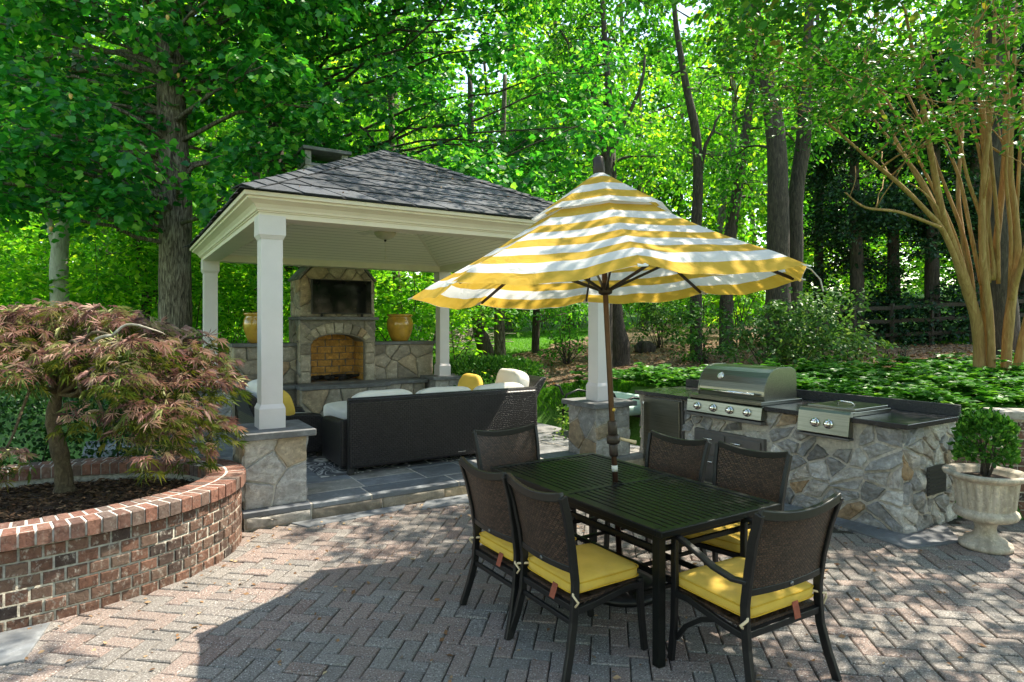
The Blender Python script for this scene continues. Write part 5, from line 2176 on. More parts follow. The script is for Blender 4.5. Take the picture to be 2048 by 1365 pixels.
# pale dead-looking trunk at the left
tulip_tree('pale_barked_tree', 'pale smooth-barked tree trunk standing behind the red maple', [(120, 640, 17), (118, 540, 16), (122, 480, 15), (130, 430, 13), (140, 330, 9), (150, 160, 7), (155, -100, 3)], 13.0,
           fill(reg(-60, 330, -200, 420), 36, 12.6, 15, .5, .9), 71, 46, 0, 0, [((118, 500, 13), (95, 400, 12.9), .10, .05)], size=.15, mat='leaf_tulip', bark='bark_pale')
# small forked understory tree between the pale trunk and the poplar
tulip_tree('understory_tree', 'small low-forking tree with layered leaves behind the big poplar trunk', [(292, 640, 9), (294, 600, 9), (290, 570, 8), (280, 530, 7), (268, 480, 6), (235, 460, 4)], 15.0,
           fill(reg(190, 480, 440, 640), 34, 14.2, 17, .45, .8), 72, 60, 0, 0, [((294, 590, 15), (318, 530, 15), .08, .05), ((318, 530, 15), (325, 430, 15), .05, .02), ((290, 570, 15), (262, 490, 14.8), .06, .03)], size=.10, tmpl=T_LEAF, mat='leaf_fine', bark='bark_dark')
# trunks standing behind the pots, and the dark group on the lawn
extra = [
    ('dark trunk seen under the pavilion roof behind the left pot', [(508, 660, 11), (509, 560, 10), (511, 470, 9), (512, 300, 8), (514, 0, 5)], 17.0, reg(430, 600, -60, 330), 16, 'bark_dark'),
    ('grey trunk seen under the pavilion roof behind the right pot', [(797, 660, 9), (796, 590, 8.5), (792, 540, 8), (786, 400, 7), (780, 100, 5)], 17.0, reg(700, 880, -60, 330), 16, 'bark'),
    ('leaning black trunk on the lawn edge left of the clipped shrub', [(972, 705, 16), (962, 670, 14), (955, 630, 13), (950, 560, 11), (945, 400, 8), (940, 150, 5)], 19.5, reg(880, 1040, 330, 600), 20, 'bark_dark'),
    ('straight dark trunk beside the leaning one on the lawn edge', [(1000, 702, 12), (999, 660, 11), (998, 620, 10), (1000, 540, 9), (1004, 350, 6), (1010, 150, 4)], 20.0, reg(960, 1120, 330, 600), 20, 'bark'),
    ('dark trunk on the mulch bank behind the umbrella pole', [(1240, 690, 20), (1236, 660, 15), (1232, 620, 13), (1228, 520, 11), (1224, 300, 7)], 16.5, reg(1130, 1330, 400, 600), 18, 'bark_dark'),
    ('thin trunk on the mulch bank left of the white column', [(1071, 688, 8), (1072, 650, 7.5), (1073, 600, 7), (1070, 420, 5)], 21.0, reg(1020, 1180, 420, 640), 16, 'bark_dark'),
    ('broad grey trunk standing behind the tan myrtle stems', [(2010, 680, 26), (2006, 600, 24), (2000, 480, 22), (1996, 300, 20), (1990, 50, 15)], 12.6, reg(1880, 2160, -200, 250), 22, 'bark_dark'),
]
for k, (lab, tr, Y, rf, n, bark) in enumerate(extra):
    tulip_tree('woodland_tree', lab, tr, Y, fill(rf, n, Y - .5, Y + 3.5, .55, 1.0), 120 + k, 40, 0, 0, (), size=.14, tmpl=T_LEAF, mat='leaf_fine', bark=bark, twl=.45, droop=.6, flat=.45)

# the wood behind: tall trees, copies of a few
def forest_tree(seed, h, mat, low):
    rnd = random.Random(seed)
    rg = np.random.default_rng(seed)
    t = thing('forest_tree', 'tall leafy tree in the sunlit wood beyond the yard', 'tree', (0, 0, 0), 0, 'trees of the wood beyond the yard')
    mb = MB()
    pts = [(0, 0, 0)] + [(rnd.uniform(-.3, .3), rnd.uniform(-.3, .3), h * f) for f in (.15, .35, .55, .75, .97)]
    rr = [.24, .20, .17, .13, .09, .03]
    out, ro = trunk_tube(mb, pts, rr, 9)
    cl = []
    for k in range(46):
        z = low + (h - low) * rnd.random() ** .9
        f = (z - low) / (h - low)
        R = 3.0 * math.sin(PI * min(1, .18 + .82 * (1 - f))) * rnd.uniform(.35, 1)
        a = rnd.uniform(0, 2 * PI)
        r = rnd.uniform(.7, 1.25)
        c = Vector((R * math.cos(a), R * math.sin(a), z))
        cl.append((c.x, c.y, c.z, r, r, r * .6))
        j = min(range(len(out)), key=lambda i: abs(out[i].z - (z - .3 * R)))
        limb(mb, out[j], c, min(.06, ro[j] * .5), .012, .12, 5, rnd, 5)
    mb.build('trunk', M[['bark', 'bark_dark', 'bark'][seed % 3]], t)
    P, T, Nn, S = scatter(cl, 11, .24, T_DIAMOND, .5, .4, 7, .7, rg, .35)
    leaves_obj('crown', P, T, Nn, S, T_DIAMOND, M[mat], t, 1.5)
    return t
protos = [forest_tree(201, 15, 'leaf_far', 1.2), forest_tree(202, 18, 'leaf_far', 3.0), forest_tree(203, 13, 'leaf_fine', .8)]
rnd = random.Random(77)
spots = []
for row, (Y, step, lo_, hi_2) in enumerate(((22, 230, -150, 2200), (28, 190, -180, 2230), (36, 150, -180, 2230), (46, 120, -200, 2250), (58, 95, -200, 2250))):
    px = lo_
    while px < hi_2:
        y = Y + rnd.uniform(-2, 2)
        q = px + rnd.uniform(-40, 40)
        px += step
        if row == 0 and (860 < q < 1420):       # open lawn and bank
            continue
        if row == 1 and (880 < q < 1200):
            continue
        lx, ly = WP(q, y)
        if (0 < ly < 7.5 and lx < 22) or (7.5 <= ly < 17 and lx < 27 and rnd.random() < .6):      # the clearing the lawn needs
            continue
        spots.append((q, y))
used = [False] * 3
for i, (px, Y) in enumerate(spots):
    x, y = WP(px, Y)
    k = rnd.choice((0, 0, 1, 2))
    s = rnd.uniform(.85, 1.25) * (1.0 if Y < 41 else 1.55)
    if not used[k]:
        used[k] = True
        o = protos[k]
        o.location = (x, y, gz(x, y) - .1)
        o.rotation_euler.z = rnd.uniform(0, 6.28)
        o.scale = (s, s, s)
    else:
        dup(protos[k], (x, y, gz(x, y) - .1), rnd.uniform(0, 6.28), None, (s, s, s * rnd.uniform(.9, 1.15)))

for (x, y) in ((-13, -9), (-15, -2), (-14, 4), (-10, -15), (-3, -18), (4, -19), (7.5, -15), (10.5, -14)):  # unseen trees added beside and behind the camera for green reflections
    s = rnd.uniform(.85, 1.1)
    dup(protos[2], (x, y, gz(x, y) - .1), rnd.uniform(0, 6.28), None, (s, s, s))

# dark conifers at the right
def dark_evergreen():
    rg = np.random.default_rng(5)
    rnd = random.Random(5)
    t = thing('dark_evergreen', 'tall dark evergreen behind the rail fence', 'tree', (0, 0, 0), 0, 'dark evergreens behind the rail fence')
    mb = MB()
    out, ro = trunk_tube(mb, [(0, 0, 0), (.05, 0, 2), (0, .05, 5), (0, 0, 8.4)], [.2, .17, .11, .02], 9)
    cl = []
    for k in range(70):
        z = .5 + 7.8 * rnd.random()
        R = (1.9 * (1 - z / 9.2) + .15) * rnd.uniform(.4, 1)
        a = rnd.uniform(0, 2 * PI)
        r = rnd.uniform(.35, .65)
        cl.append((R * math.cos(a), R * math.sin(a), z - .2 * R, r, r, r * .5))
        j = min(range(len(out)), key=lambda i: abs(out[i].z - z))
        limb(mb, out[j], Vector(cl[-1][:3]), .025, .006, .06, 4, rnd, 4)
    mb.build('trunk', M['bark_dark'], t)
    P, T, Nn, S = scatter(cl, 105, .11, T_DIAMOND, .5, .4, 8, .4, rg, .3)
    leaves_obj('crown', P, T, Nn, S, T_DIAMOND, M['leaf_dark'], t, 1.1)
    return t
de = dark_evergreen()
LABE = ['dark evergreen at the left end of the rail fence, behind the big shrub', 'dark evergreen in the middle behind the rail fence', 'dark evergreen just left of the tan myrtle stems', 'dark evergreen seen between the tan myrtle stems', 'dark evergreen behind the grey trunk at the right', 'dark evergreen at the far right edge behind the fence', 'dark evergreen behind the close pair of trunks']
for i, (px, Y, s) in enumerate(((1712, 18.2, 1.1), (1790, 18.8, 1.05), (1868, 18.0, 1.1), (1945, 18.8, 1.05), (2040, 18.5, 1.1), (2130, 18.0, 1.1), (1640, 19.8, .95))):
    x, y = WP(px, Y)
    if i == 0:
        de.location = (x, y, gz(x, y) - .1)
        de.scale = (s, s, s)
        de['label'] = LABE[0]
    else:
        dup(de, (x, y, gz(x, y) - .1), i * 1.3, LABE[i], (s, s, s))

# ------------------------------------------------------------------ crape myrtle
def myrtle():
    rnd = random.Random(8)
    rg = np.random.default_rng(8)
    bx, by = WP(1985, 9.3)
    zg = gz(bx, by) - .03
    base = Vector((bx, by, zg))
    t = thing('crape_myrtle', 'multi-stemmed crape myrtle with smooth tan stems in the groundcover bed', 'tree', (bx, by, zg))
    Y = 9.3
    # stems: (pixel path with depth offsets), radius in metres
    stems = [
        ([(1958, 775, 0), (1958, 690, 0), (1950, 630, -.02), (1928, 560, -.05), (1905, 490, -.1), (1885, 430, -.2), (1866, 330, -.3), (1840, 180, -.6), (1810, 20, -.9)], [.100, .092, .09, .085, .072, .06, .05, .036, .02]),
        ([(1935, 585, -.04), (1890, 470, -.2), (1850, 420, -.35), (1800, 370, -.6), (1740, 320, -.9), (1660, 250, -1.3)], [.05, .045, .04, .033, .026, .012]),
        ([(1912, 510, -.1), (1862, 400, .1), (1820, 330, .2), (1775, 250, .3), (1730, 140, .3)], [.05, .043, .036, .028, .014]),
        ([(1880, 455, -.3), (1800, 425, -.6), (1730, 415, -1.), (1690, 385, -1.3)], [.03, .025, .018, .008]),
        ([(1978, 775, .1), (1975, 680, .1), (1968, 560, .05), (1968, 470, .02), (1976, 380, .0), (1966, 250, -.05), (1955, 90, -.1), (1950, -60, -.2)], [.075, .07, .068, .065, .062, .055, .042, .02]),
        ([(1984, 775, -.1), (1980, 640, -.12), (1966, 520, -.15), (1964, 420, -.15), (1970, 330, -.2), (1985, 180, -.3), (1990, 0, -.4)], [.06, .058, .055, .05, .046, .036, .02]),
        ([(1984, 560, 0), (2000, 420, .1), (2008, 330, .15), (2012, 200, .2), (2018, 40, .3)], [.055, .05, .046, .036, .02]),
        ([(2012, 775, -.05), (2014, 690, -.05), (2022, 610, -.08), (2034, 520, -.1), (2030, 430, -.1), (2020, 340, -.1), (2026, 180, -.2), (2034, 0, -.3)], [.085, .08, .075, .066, .058, .05, .036, .018]),
        ([(2030, 775, .1), (2050, 660, .1), (2080, 560, .1), (2100, 400, .15), (2130, 200, .2)], [.075, .068, .06, .045, .025]),
        ([(2022, 600, -.1), (2045, 520, -.3), (2075, 420, -.6), (2090, 280, -.9)], [.05, .045, .035, .02]),
        ([(1944, 600, .05), (1926, 480, .3), (1916, 380, .5), (1925, 240, .7), (1915, 80, 1.0)], [.05, .042, .036, .028, .012]),
    ]
    tips = []
    for k in range(9):      # the upper fan of thin stems
        px1 = 1610 + k * 56 + rnd.uniform(-14, 14)
        px0 = 1930 + (px1 - 1600) * .21
        v0 = 610 - rnd.uniform(0, 60)
        v1 = rnd.uniform(-60, 40) + max(0, 1760 - px1) * .7
        d1 = rnd.uniform(-.9, .9)
        pth = []
        for q in range(6):
            f = q / 5
            pth.append((px0 + (px1 - px0) * f ** 1.35 + rnd.uniform(-6, 6), v0 + (v1 - v0) * f, d1 * f))
        stems.append((pth, [.034, .031, .027, .022, .016, .008]))
    for k, (path, rad) in enumerate(stems):
        rad = [x_ * .86 for x_ in rad]
        mb = MB()
        pts = [P3(px, v, Y + dy) - base for px, v, dy in path]
        if path[0][1] == 775:
            pts[0].z = 0
        out, ro = trunk_tube(mb, pts, rad, 10, .08, .25 if path[0][1] == 775 else 0)
        for q in range(3):
            j = rnd.randrange(len(out) // 2, len(out) - 2)
            e = out[j] + Vector((rnd.uniform(-1, 1), rnd.uniform(-1, 1), rnd.uniform(.5, 1.1))) * .7
            limb(mb, out[j], e, ro[j] * .45, .006, .08, 5, rnd, 6)
        mb.build('stem', M['bark_myrtle'], t)
        tips += [(out[i], ro[i]) for i in range(len(out) // 3, len(out), 2)]
    # crown: flattened sprays, over the kitchen and the patio
    cl = []
    mb = MB()
    todo = []
    def addc(c, r):
        if opens(c, r, rnd):
            return
        todo.append((c - base, r))
    def grow():
        todo.sort(key=lambda q: min((q[0] - t_[0]).length for t_ in tips))
        for c, r in todo:
            cl.append((c.x, c.y, c.z, r, r, r * .33))
            tp, tr = min(tips, key=lambda q: (q[0] - c).length + 1.6 * max(0, q[0].z - c.z + .15))
            L_ = (tp - c).length
            pts_ = limb(mb, tp, c, max(.005, min(tr * .7, .012 + .010 * L_)), .004, .09, 6, rnd, 6)
            for i_, p_ in enumerate(pts_[2:]):
                tips.append((p_, .012 - .0015 * i_))
            for q in range(2):
                limb(mb, pts_[3 + q], c + Vector((rnd.uniform(-1, 1) * r, rnd.uniform(-1, 1) * r, rnd.uniform(-.1, .3) * r)), .005, .002, .1, 4, rnd, 4)
    n = 0
    while n < 150:
        X, Yw, z = rnd.uniform(.6, 8.6), rnd.uniform(3.2, 10.6), rnd.uniform(3.0, 7.0)
        e = ((X - 4.9) / 4.2) ** 2 + ((Yw - 6.9) / 3.9) ** 2 + ((z - 4.9) / 2.1) ** 2
        if e > 1:
            continue
        v = YH - F * (z - HC) / Yw
        px = 1024 + F * X / Yw
        if v > 310 - max(0, 1720 - px) * .25:      # below the leaf line
            continue
        if px < 1480 and v > -20:
            continue
        if px > 1780 and v > -10 and rnd.random() < .8:
            continue
        x, y = W(X, Yw)
        addc(Vector((x, y, z)), rnd.uniform(.35, .62))
        n += 1
    # unseen high sprays, added to shade the middle of the patio
    n = 0
    while n < 60:
        X, Yw, z = rnd.uniform(.4, 3.8), rnd.uniform(4.2, 8.2), rnd.uniform(5.0, 7.6)
        if YH - F * (z - HC) / Yw > -25:
            continue
        x, y = W(X, Yw)
        addc(Vector((x, y, z)), rnd.uniform(.32, .55))
        n += 1
    # more added out of view above the lawn, to shade the pavilion roof
    n = 0
    while n < 34:
        X, Yw, z = rnd.uniform(-.2, 3.4), rnd.uniform(8.2, 11.2), rnd.uniform(6.6, 8.8)
        if YH - F * (z - HC) / Yw > -35:
            continue
        x, y = W(X, Yw)
        addc(Vector((x, y, z)), rnd.uniform(.4, .65))
        n += 1
    # the leafy sprays seen against the wood
    for k in range(46):
        px, v = rnd.uniform(1400, 2080), rnd.uniform(-20, 330)
        if v > 300 - max(0, 1800 - px) * .30 or (px > 1830 and rnd.random() < .75):
            continue
        addc(P3(px, v, rnd.uniform(7.0, 9.6)), rnd.uniform(.3, .5))
    grow()
    mb.build('twigs', M['bark_myrtle'], t)
    P, T, Nn, S = scatter(cl, 82, .082, T_LEAF, .15, .75, 10, .34, rg, .3)
    leaves_obj('crown', P, T, Nn, S, T_LEAF, M['leaf_myrtle'], t, 1.1)
myrtle()

# ------------------------------------------------------------------ japanese maple
def maple():
    rnd = random.Random(14)
    rg = np.random.default_rng(14)
    bx, by = WP(130, 5.02)
    zg = .43
    base = Vector((bx, by, zg))
    t = thing('weeping_maple', 'weeping lace-leaf maple with red-brown drooping foliage in the brick planter', 'tree', (bx, by, zg))
    mb = MB()
    out, ro = trunk_tube(mb, [(0, 0, 0), (-.02, .01, .25), (-.06, .02, .45), (-.08, .03, .62), (-.05, .05, .8)], [.068, .058, .054, .048, .04], 12, .16, .35)
    top = out[-1]
    lim2 = []
    cl = []
    def pad(X, Yw, z, r):
        x, y = W(X, Yw)
        c = Vector((x, y, z)) - base
        cl.append((c, r))
        d = c - top
        mid = top + d * .45 + Vector((0, 0, .16 + rnd.uniform(0, .15)))
        pts = [top + d * .02, top + d * .2 + Vector((0, 0, .10 + rnd.uniform(-.04, .08))), mid, c - d * .12 + Vector((rnd.uniform(-.06, .06), 0, .03)), c]
        trunk_tube(mb, pts, [.022, .018, .014, .009, .004], 6, .1, 0)
        for q in range(4):
            e = c + Vector((rnd.uniform(-1, 1), rnd.uniform(-1, 1), rnd.uniform(-.35, .1))) * r
            limb(mb, c - d * .05, e, .006, .002, .15, 4, rnd, 4)
    X0, Y0 = W(0, 0)
    cx, cy = -3.55, 5.05
    tiers = [
        (622, 5.4, ((20, .30), (110, .34), (215, .26))),
        (645, 5.2, ((-40, .34), (60, .36), (160, .34), (255, .30))),
        (668, 5.5, ((330, .26), (400, .20))),
        (690, 4.8, ((-20, .34), (80, .30), (185, .34), (280, .28))),
        (712, 5.3, ((360, .30), (430, .22))),
        (735, 4.6, ((20, .24), (235, .22))),
        (752, 5.1, ((310, .30), (400, .26), (455, .16))),
        (800, 4.9, ((285, .26), (365, .26))),
        (826, 4.7, ((150, .15), (305, .22))),
        (838, 5.2, ((395, .24), (440, .16))),
        (858, 4.6, ((255, .13), (345, .18))),
        (895, 4.6, ((5, .18), (300, .12))),
        (890, 5.1, ((380, .18),)),
        (648, 5.9, ((60, .32), (290, .26))),
    ]
    for v, Yp, row in tiers:
        for px, rr_ in row:
            yy = Yp + rnd.uniform(-.15, .15)
            pad((px + rnd.uniform(-8, 8) - 1024) / F * yy, yy, WZ(v + rnd.uniform(-8, 8), yy), rr_)
    mb.build('trunk', M['bark_maple'], t)
    mbp = MB()
    limb(mbp, P3(190, 690, 4.75) - base, P3(225, 672, 4.7) - base, .016, .012, .2, 5, rnd, 7)
    limb(mbp, P3(225, 672, 4.7) - base, P3(290, 655, 4.7) - base, .012, .008, .25, 6, rnd, 6)
    limb(mbp, P3(290, 655, 4.7) - base, P3(330, 670, 4.8) - base, .008, .003, .2, 5, rnd, 5)
    mbp.build('bleached_branch', M['twig_pale'], t)
    for green, nm, mat in ((False, 'crown', 'leaf_maple'), (True, 'inner_leaves', 'leaf_maple_green')):
        P, T, Nn = [], [], []
        for (c, r) in cl:
            n = int(1000 * r * r * (1 if not green else .75))
            a = rg.random(n) * 2 * PI
            q = np.sqrt(rg.random(n)) * r
            dome = .26 * r * (1 - (q / r) ** 2) - (.05 if not green else .11)
            p = np.stack([c.x + q * np.cos(a), c.y + q * np.sin(a), c.z + dome + rg.normal(size=n) * .03 - (.08 * rg.random(n) if green else 0)], 1)
            out_ = np.stack([np.cos(a), np.sin(a), -.35 - .75 * (q / r) ** 2], 1) + rg.normal(size=(n, 3)) * .42
            away = np.stack([np.full(n, c.x), np.full(n, c.y), np.zeros(n)], 1)
            away = away / max(.2, math.hypot(c.x, c.y)) * .5
            P.append(p)
            T.append(unit(out_ + away))
            Nn.append(unit(np.stack([np.cos(a) * .5, np.sin(a) * .5, np.ones(n)], 1) + rg.normal(size=(n, 3)) * .35))
        P, T, Nn = np.concatenate(P), np.concatenate(T), np.concatenate(Nn)
        S = .098 * (.6 + .7 * rg.random(len(P)))
        leaves_obj(nm, P, T, Nn, S, T_MAPLE, M[mat], t, 1.)
maple()

# ------------------------------------------------------------------ shrubs, hedge, beds
def shrub(name, label, px, Y, v_top, rpx, mat, seed, per, size, tmpl=T_LEAF, squash=.9, group=None, stems=6, n=28, cat='shrub', flat=.5, twl=.25, zoff=0.):
    rnd = random.Random(seed)
    rg = np.random.default_rng(seed)
    x, y = WP(px, Y)
    zg = gz(x, y) + zoff
    H = WZ(v_top, Y) - zg
    R = rpx / F * Y
    t = thing(name, label, cat, (x, y, zg), 0, group)
    mb = MB()
    cl = []
    for k in range(n):
        a = rnd.uniform(0, 2 * PI)
        q = math.sqrt(rnd.random())
        z = H * rnd.uniform(.18, .92)
        lim = math.sqrt(max(.05, 1 - ((z / H - .42) / .6) ** 2))
        r = rnd.uniform(.20, .32) * min(R, H)
        cl.append((R * q * lim * math.cos(a) * .85, R * q * lim * math.sin(a) * .85, z - r * .3, r, r, r * squash))
    for k in range(stems):
        c = rnd.choice(cl)
        limb(mb, (rnd.uniform(-.1, .1), rnd.uniform(-.1, .1), 0), Vector(c[:3]), .016, .005, .12, 5, rnd, 5)
    mb.build('stems', M['bark_dark'], t)
    P, T, Nn, S = scatter(cl, per, size, tmpl, .3, flat, 7, twl, rg, .3)
    P[:, 2] = np.maximum(P[:, 2], .03)
    leaves_obj('foliage', P, T, Nn, S, tmpl, M[mat], t)
    return t

shrub('viburnum_shrub', 'large loose green shrub on the mulch bank right of the umbrella', 1650, 12.8, 560, 105, 'leaf_shrub', 301, 75, .10, n=46, stems=10)
shrub('viburnum_shrub', 'spreading green shrub below the thick pair of trunks', 1530, 13.0, 590, 80, 'leaf_shrub', 302, 75, .10, n=36, stems=8)
shrub('viburnum_shrub', 'darker green shrub on the mulch bank just right of the white column', 1410, 15.5, 600, 70, 'leaf_box', 303, 75, .10, n=30, stems=8)
shrub('open_shrub', 'open twiggy shrub with bare stems on the mulch bank behind the column', 1135, 17.5, 596, 70, 'leaf_fine', 304, 42, .11, n=22, stems=16)
shrub('open_shrub', 'open leafy shrub at the top of the bank right of the umbrella pole', 1320, 20, 590, 75, 'leaf_shrub', 305, 45, .12, n=26, stems=12)
shrub('garden_plant', 'yellow-green leafy plant at the flagstone edge beside the right pier', 1132, 9.0, 800, 36, 'leaf_lime', 306, 80, .06, n=20, stems=5, cat='plant', twl=.12)
shrub('garden_plant', 'tiny bright seedling on the mulch, left of a pair', 1665, 12.2, 702, 9, 'leaf_lime', 307, 80, .05, n=5, stems=2, cat='plant', twl=.08)
shrub('garden_plant', 'small bright seedling on the mulch, right of a pair', 1716, 12.2, 696, 13, 'leaf_lime', 308, 90, .05, n=6, stems=2, cat='plant', twl=.08)
shrub('garden_plant', 'low yellowing clump on the mulch near the fence', 1775, 14.2, 676, 22, 'leaf_lime', 309, 60, .08, n=7, stems=3, cat='plant', twl=.1)
shrub('garden_plant', 'dark low clump on the mulch near the fence', 1803, 14.4, 670, 16, 'leaf_ivy', 310, 80, .06, n=7, stems=3, cat='plant', twl=.1)

# understory filling the wood edge at the left and under the pavilion roof
rnd = random.Random(41)
ulab = 'leafy understory bush at the sunlit wood edge'
proto = None
spots = [(px + rnd.uniform(-25, 25), Y + rnd.uniform(-.8, .8)) for Y, st in ((14.2, 105), (17.5, 95), (21, 90)) for px in range(-120, 930, st)]
spots += [(px + rnd.uniform(-20, 20), Y + rnd.uniform(-.8, .8)) for Y, st in ((30, 70), (36, 80)) for px in range(930, 1520, st)]
spots += [(px, Y) for px, Y in ((1480, 19), (1580, 20.5), (1690, 21), (1760, 22), (1850, 22), (1950, 22), (2060, 21), (1400, 23), (1330, 26))]
for i, (px, Y) in enumerate(spots):
    x, y = WP(px, Y)
    s = rnd.uniform(.8, 1.25)
    if 560 < px < 760 and Y < 15.5:
        Y += 1.5
        x, y = WP(px, Y)
    if proto is None:
        proto = shrub('understory_bush', ulab, px, Y, 380, 170, 'leaf_far', 320, 20, .15, T_DIAMOND, n=40, stems=8, flat=.6, twl=.4, group='understory bushes along the wood edge')
        proto.location = (x, y, gz(x, y) - .05)
    else:
        dup(proto, (x, y, gz(x, y) - .05), rnd.uniform(0, 6.28), None, (s, s, s * rnd.uniform(.7, 1.1)))

# clipped shrubs
def clipped(name, label, px, Y, rx, ry, z0, z1, mat, seed, n, size, cat='shrub', tw=1.):
    rg = np.random.default_rng(seed)
    x, y = WP(px, Y) if px is not None else Y
    t = thing(name, label, cat, (x, y, z0))
    H = (z1 - z0)
    d = unit(rg.normal(size=(n, 3)))
    d[:, 2] = np.where(d[:, 2] < -.5, -d[:, 2], d[:, 2])
    r = (.78 + .24 * rg.random((n, 1)) ** .5) * (1 + .05 * np.sin(d[:, :1] * 9) * np.cos(d[:, 1:2] * 7)) + .16 * rg.random((n, 1)) ** 5
    sgn = np.sign(d) * np.abs(d) ** .8
    P = sgn * r * np.array([rx, ry, H * .52]) + np.array([0, 0, H * .48])
    P[:, 2] = np.maximum(P[:, 2], .02)
    T = unit(d + np.array([0, 0, .6]) + rg.normal(size=(n, 3)) * .6)
    Nn = unit(d + rg.normal(size=(n, 3)) * .6)
    leaves_obj('foliage', P, T, Nn, size * (.6 + .7 * rg.random(n)), T_LEAF, M[mat], t, tw)
    mb = MB()
    rnd = random.Random(seed)
    for k in range(7):
        limb(mb, (rnd.uniform(-.05, .05), rnd.uniform(-.05, .05), 0), (rnd.uniform(-.5, .5) * rx, rnd.uniform(-.5, .5) * ry, H * .7), .014, .006, .1, 4, rnd, 5)
    mb.build('stems', M['bark_dark'], t)
    return t
clipped('boxwood_shrub', 'rounded clipped boxwood on the lawn behind the sofa', 985, 12.6, .95, .95, gz(*WP(985, 12.6)), 1.10, 'leaf_box', 401, 9000, .055)
clipped('boxwood_shrub', 'low clipped boxwood half hidden behind the far right column', 888, 13.2, .55, .6, gz(*WP(888, 13.2)), .92, 'leaf_box', 402, 4500, .055)
# box hedge behind the planter
def hedge():
    rg = np.random.default_rng(33)
    t = thing('evergreen_hedge', 'dark clipped evergreen hedge behind the brick planter', 'hedge', (-2.6, 1.55, .0))
    n = 15000
    P = rg.random((n, 3)) * np.array([3.6, 1.1, 1.0]) - np.array([1.8, .55, 0])
    ax_ = rg.integers(0, 3, n)
    fr_ = rg.random(n) < .75
    P[fr_ & (ax_ == 0), 2] = 1.0 - rg.random((fr_ & (ax_ == 0)).sum()) * .12
    P[fr_ & (ax_ == 1), 1] = -.55 + rg.random((fr_ & (ax_ == 1)).sum()) * .12
    P[fr_ & (ax_ == 2), 0] = 1.8 - rg.random((fr_ & (ax_ == 2)).sum()) * .12
    P[:, 2] += .06 * np.sin(P[:, 0] * 3) + .05 * np.sin(P[:, 1] * 7 + P[:, 0] * 5)
    T = unit(rg.normal(size=(n, 3)) + np.array([0, -.6, .3]))
    Nn = unit(rg.normal(size=(n, 3)) * .7 + np.array([.1, -.7, .7]))
    leaves_obj('foliage', P, T, Nn, .05 * (.6 + .7 * rg.random(n)), T_LEAF, M['leaf_ivy'], t)
    mb = MB()
    rnd = random.Random(3)
    for k in range(14):
        x = -1.7 + k * .26
        limb(mb, (x, rnd.uniform(-.2, .2), 0), (x + rnd.uniform(-.2, .2), rnd.uniform(-.3, .3), .8), .015, .006, .1, 4, rnd, 5)
    mb.build('stems', M['bark_dark'], t)
hedge()
def liriope():
    rg = np.random.default_rng(12)
    x, y = -.78, .82
    t = tag(leaves_obj('liriope_clump', np.zeros((150, 3)) + rg.normal(size=(150, 3)) * np.array([.06, .05, .0]),
            unit(np.stack([rg.normal(size=150), rg.normal(size=150), 1.1 + rg.random(150)], 1)), unit(rg.normal(size=(150, 3)) + np.array([0, 0, .2])),
            .45 * (.6 + .5 * rg.random(150)), (T_BLADE[0] * np.array([.05, 1, -1.3]), T_BLADE[1]), M['liriope']), 'tuft of narrow grassy leaves behind the planter rim', 'plant')
    t.location = (x, y, .45)
    t.name = 'liriope_clump'
liriope()

# urn with boxwood ball
UX, UY = 4.67, -3.93
urn = thing('stone_urn', 'fluted cast stone garden urn at the corner of the outdoor kitchen', 'urn', (UX, UY, 0))
urn.scale = (.90, .90, 1.0)
mb = MB()
mb.lathe([(.195, .002), (.202, .02), (.198, .045), (.165, .052), (.16, .07), (.145, .082), (.105, .098), (.085, .125), (.078, .16), (.085, .19), (.11, .212), (.13, .225)], n=48)
mb.build('foot', M['concrete'], urn)
mb = MB()
prof_u = [(.125, .222), (.19, .232), (.232, .252), (.247, .28), (.238, .303), (.208, .316), (.206, .322), (.212, .335), (.222, .42), (.232, .50), (.236, .535), (.236, .542), (.255, .548), (.275, .56), (.312, .575), (.322, .59), (.318, .606), (.30, .612), (.26, .606), (.232, .59), (.222, .55), (.0, .545)]
mb.lathe(prof_u, n=176, flute=(7, 10, .085, 22))
mb.build('bowl', M['concrete'], urn)
mb = MB()
mb.lathe([(.224, .552), (.12, .575), (.0, .58)], n=24)
mb.build('potting_soil', M['mulch'], urn)
ball = clipped('boxwood_ball', 'small round boxwood growing in the stone urn', None, (UX, UY), .175, .175, .56, .99, 'leaf_lime', 403, 2600, .042, 'plant')
for c in ball.children:
    if c.name.startswith('foliage'):
        c.data.materials[0] = M['leaf_box']
        c.location.z = .06

# ------------------------------------------------------------------ pachysandra bed, grass, mulch chips, fallen leaves
def in_view(x, y, m=.3):
    dx, dy = x + 1.193, y + 6.169
    d = ST * dx + CT * dy
    s = CT * dx - ST * dy
    return d > 1 and abs(s) < d * .82 + m + .6

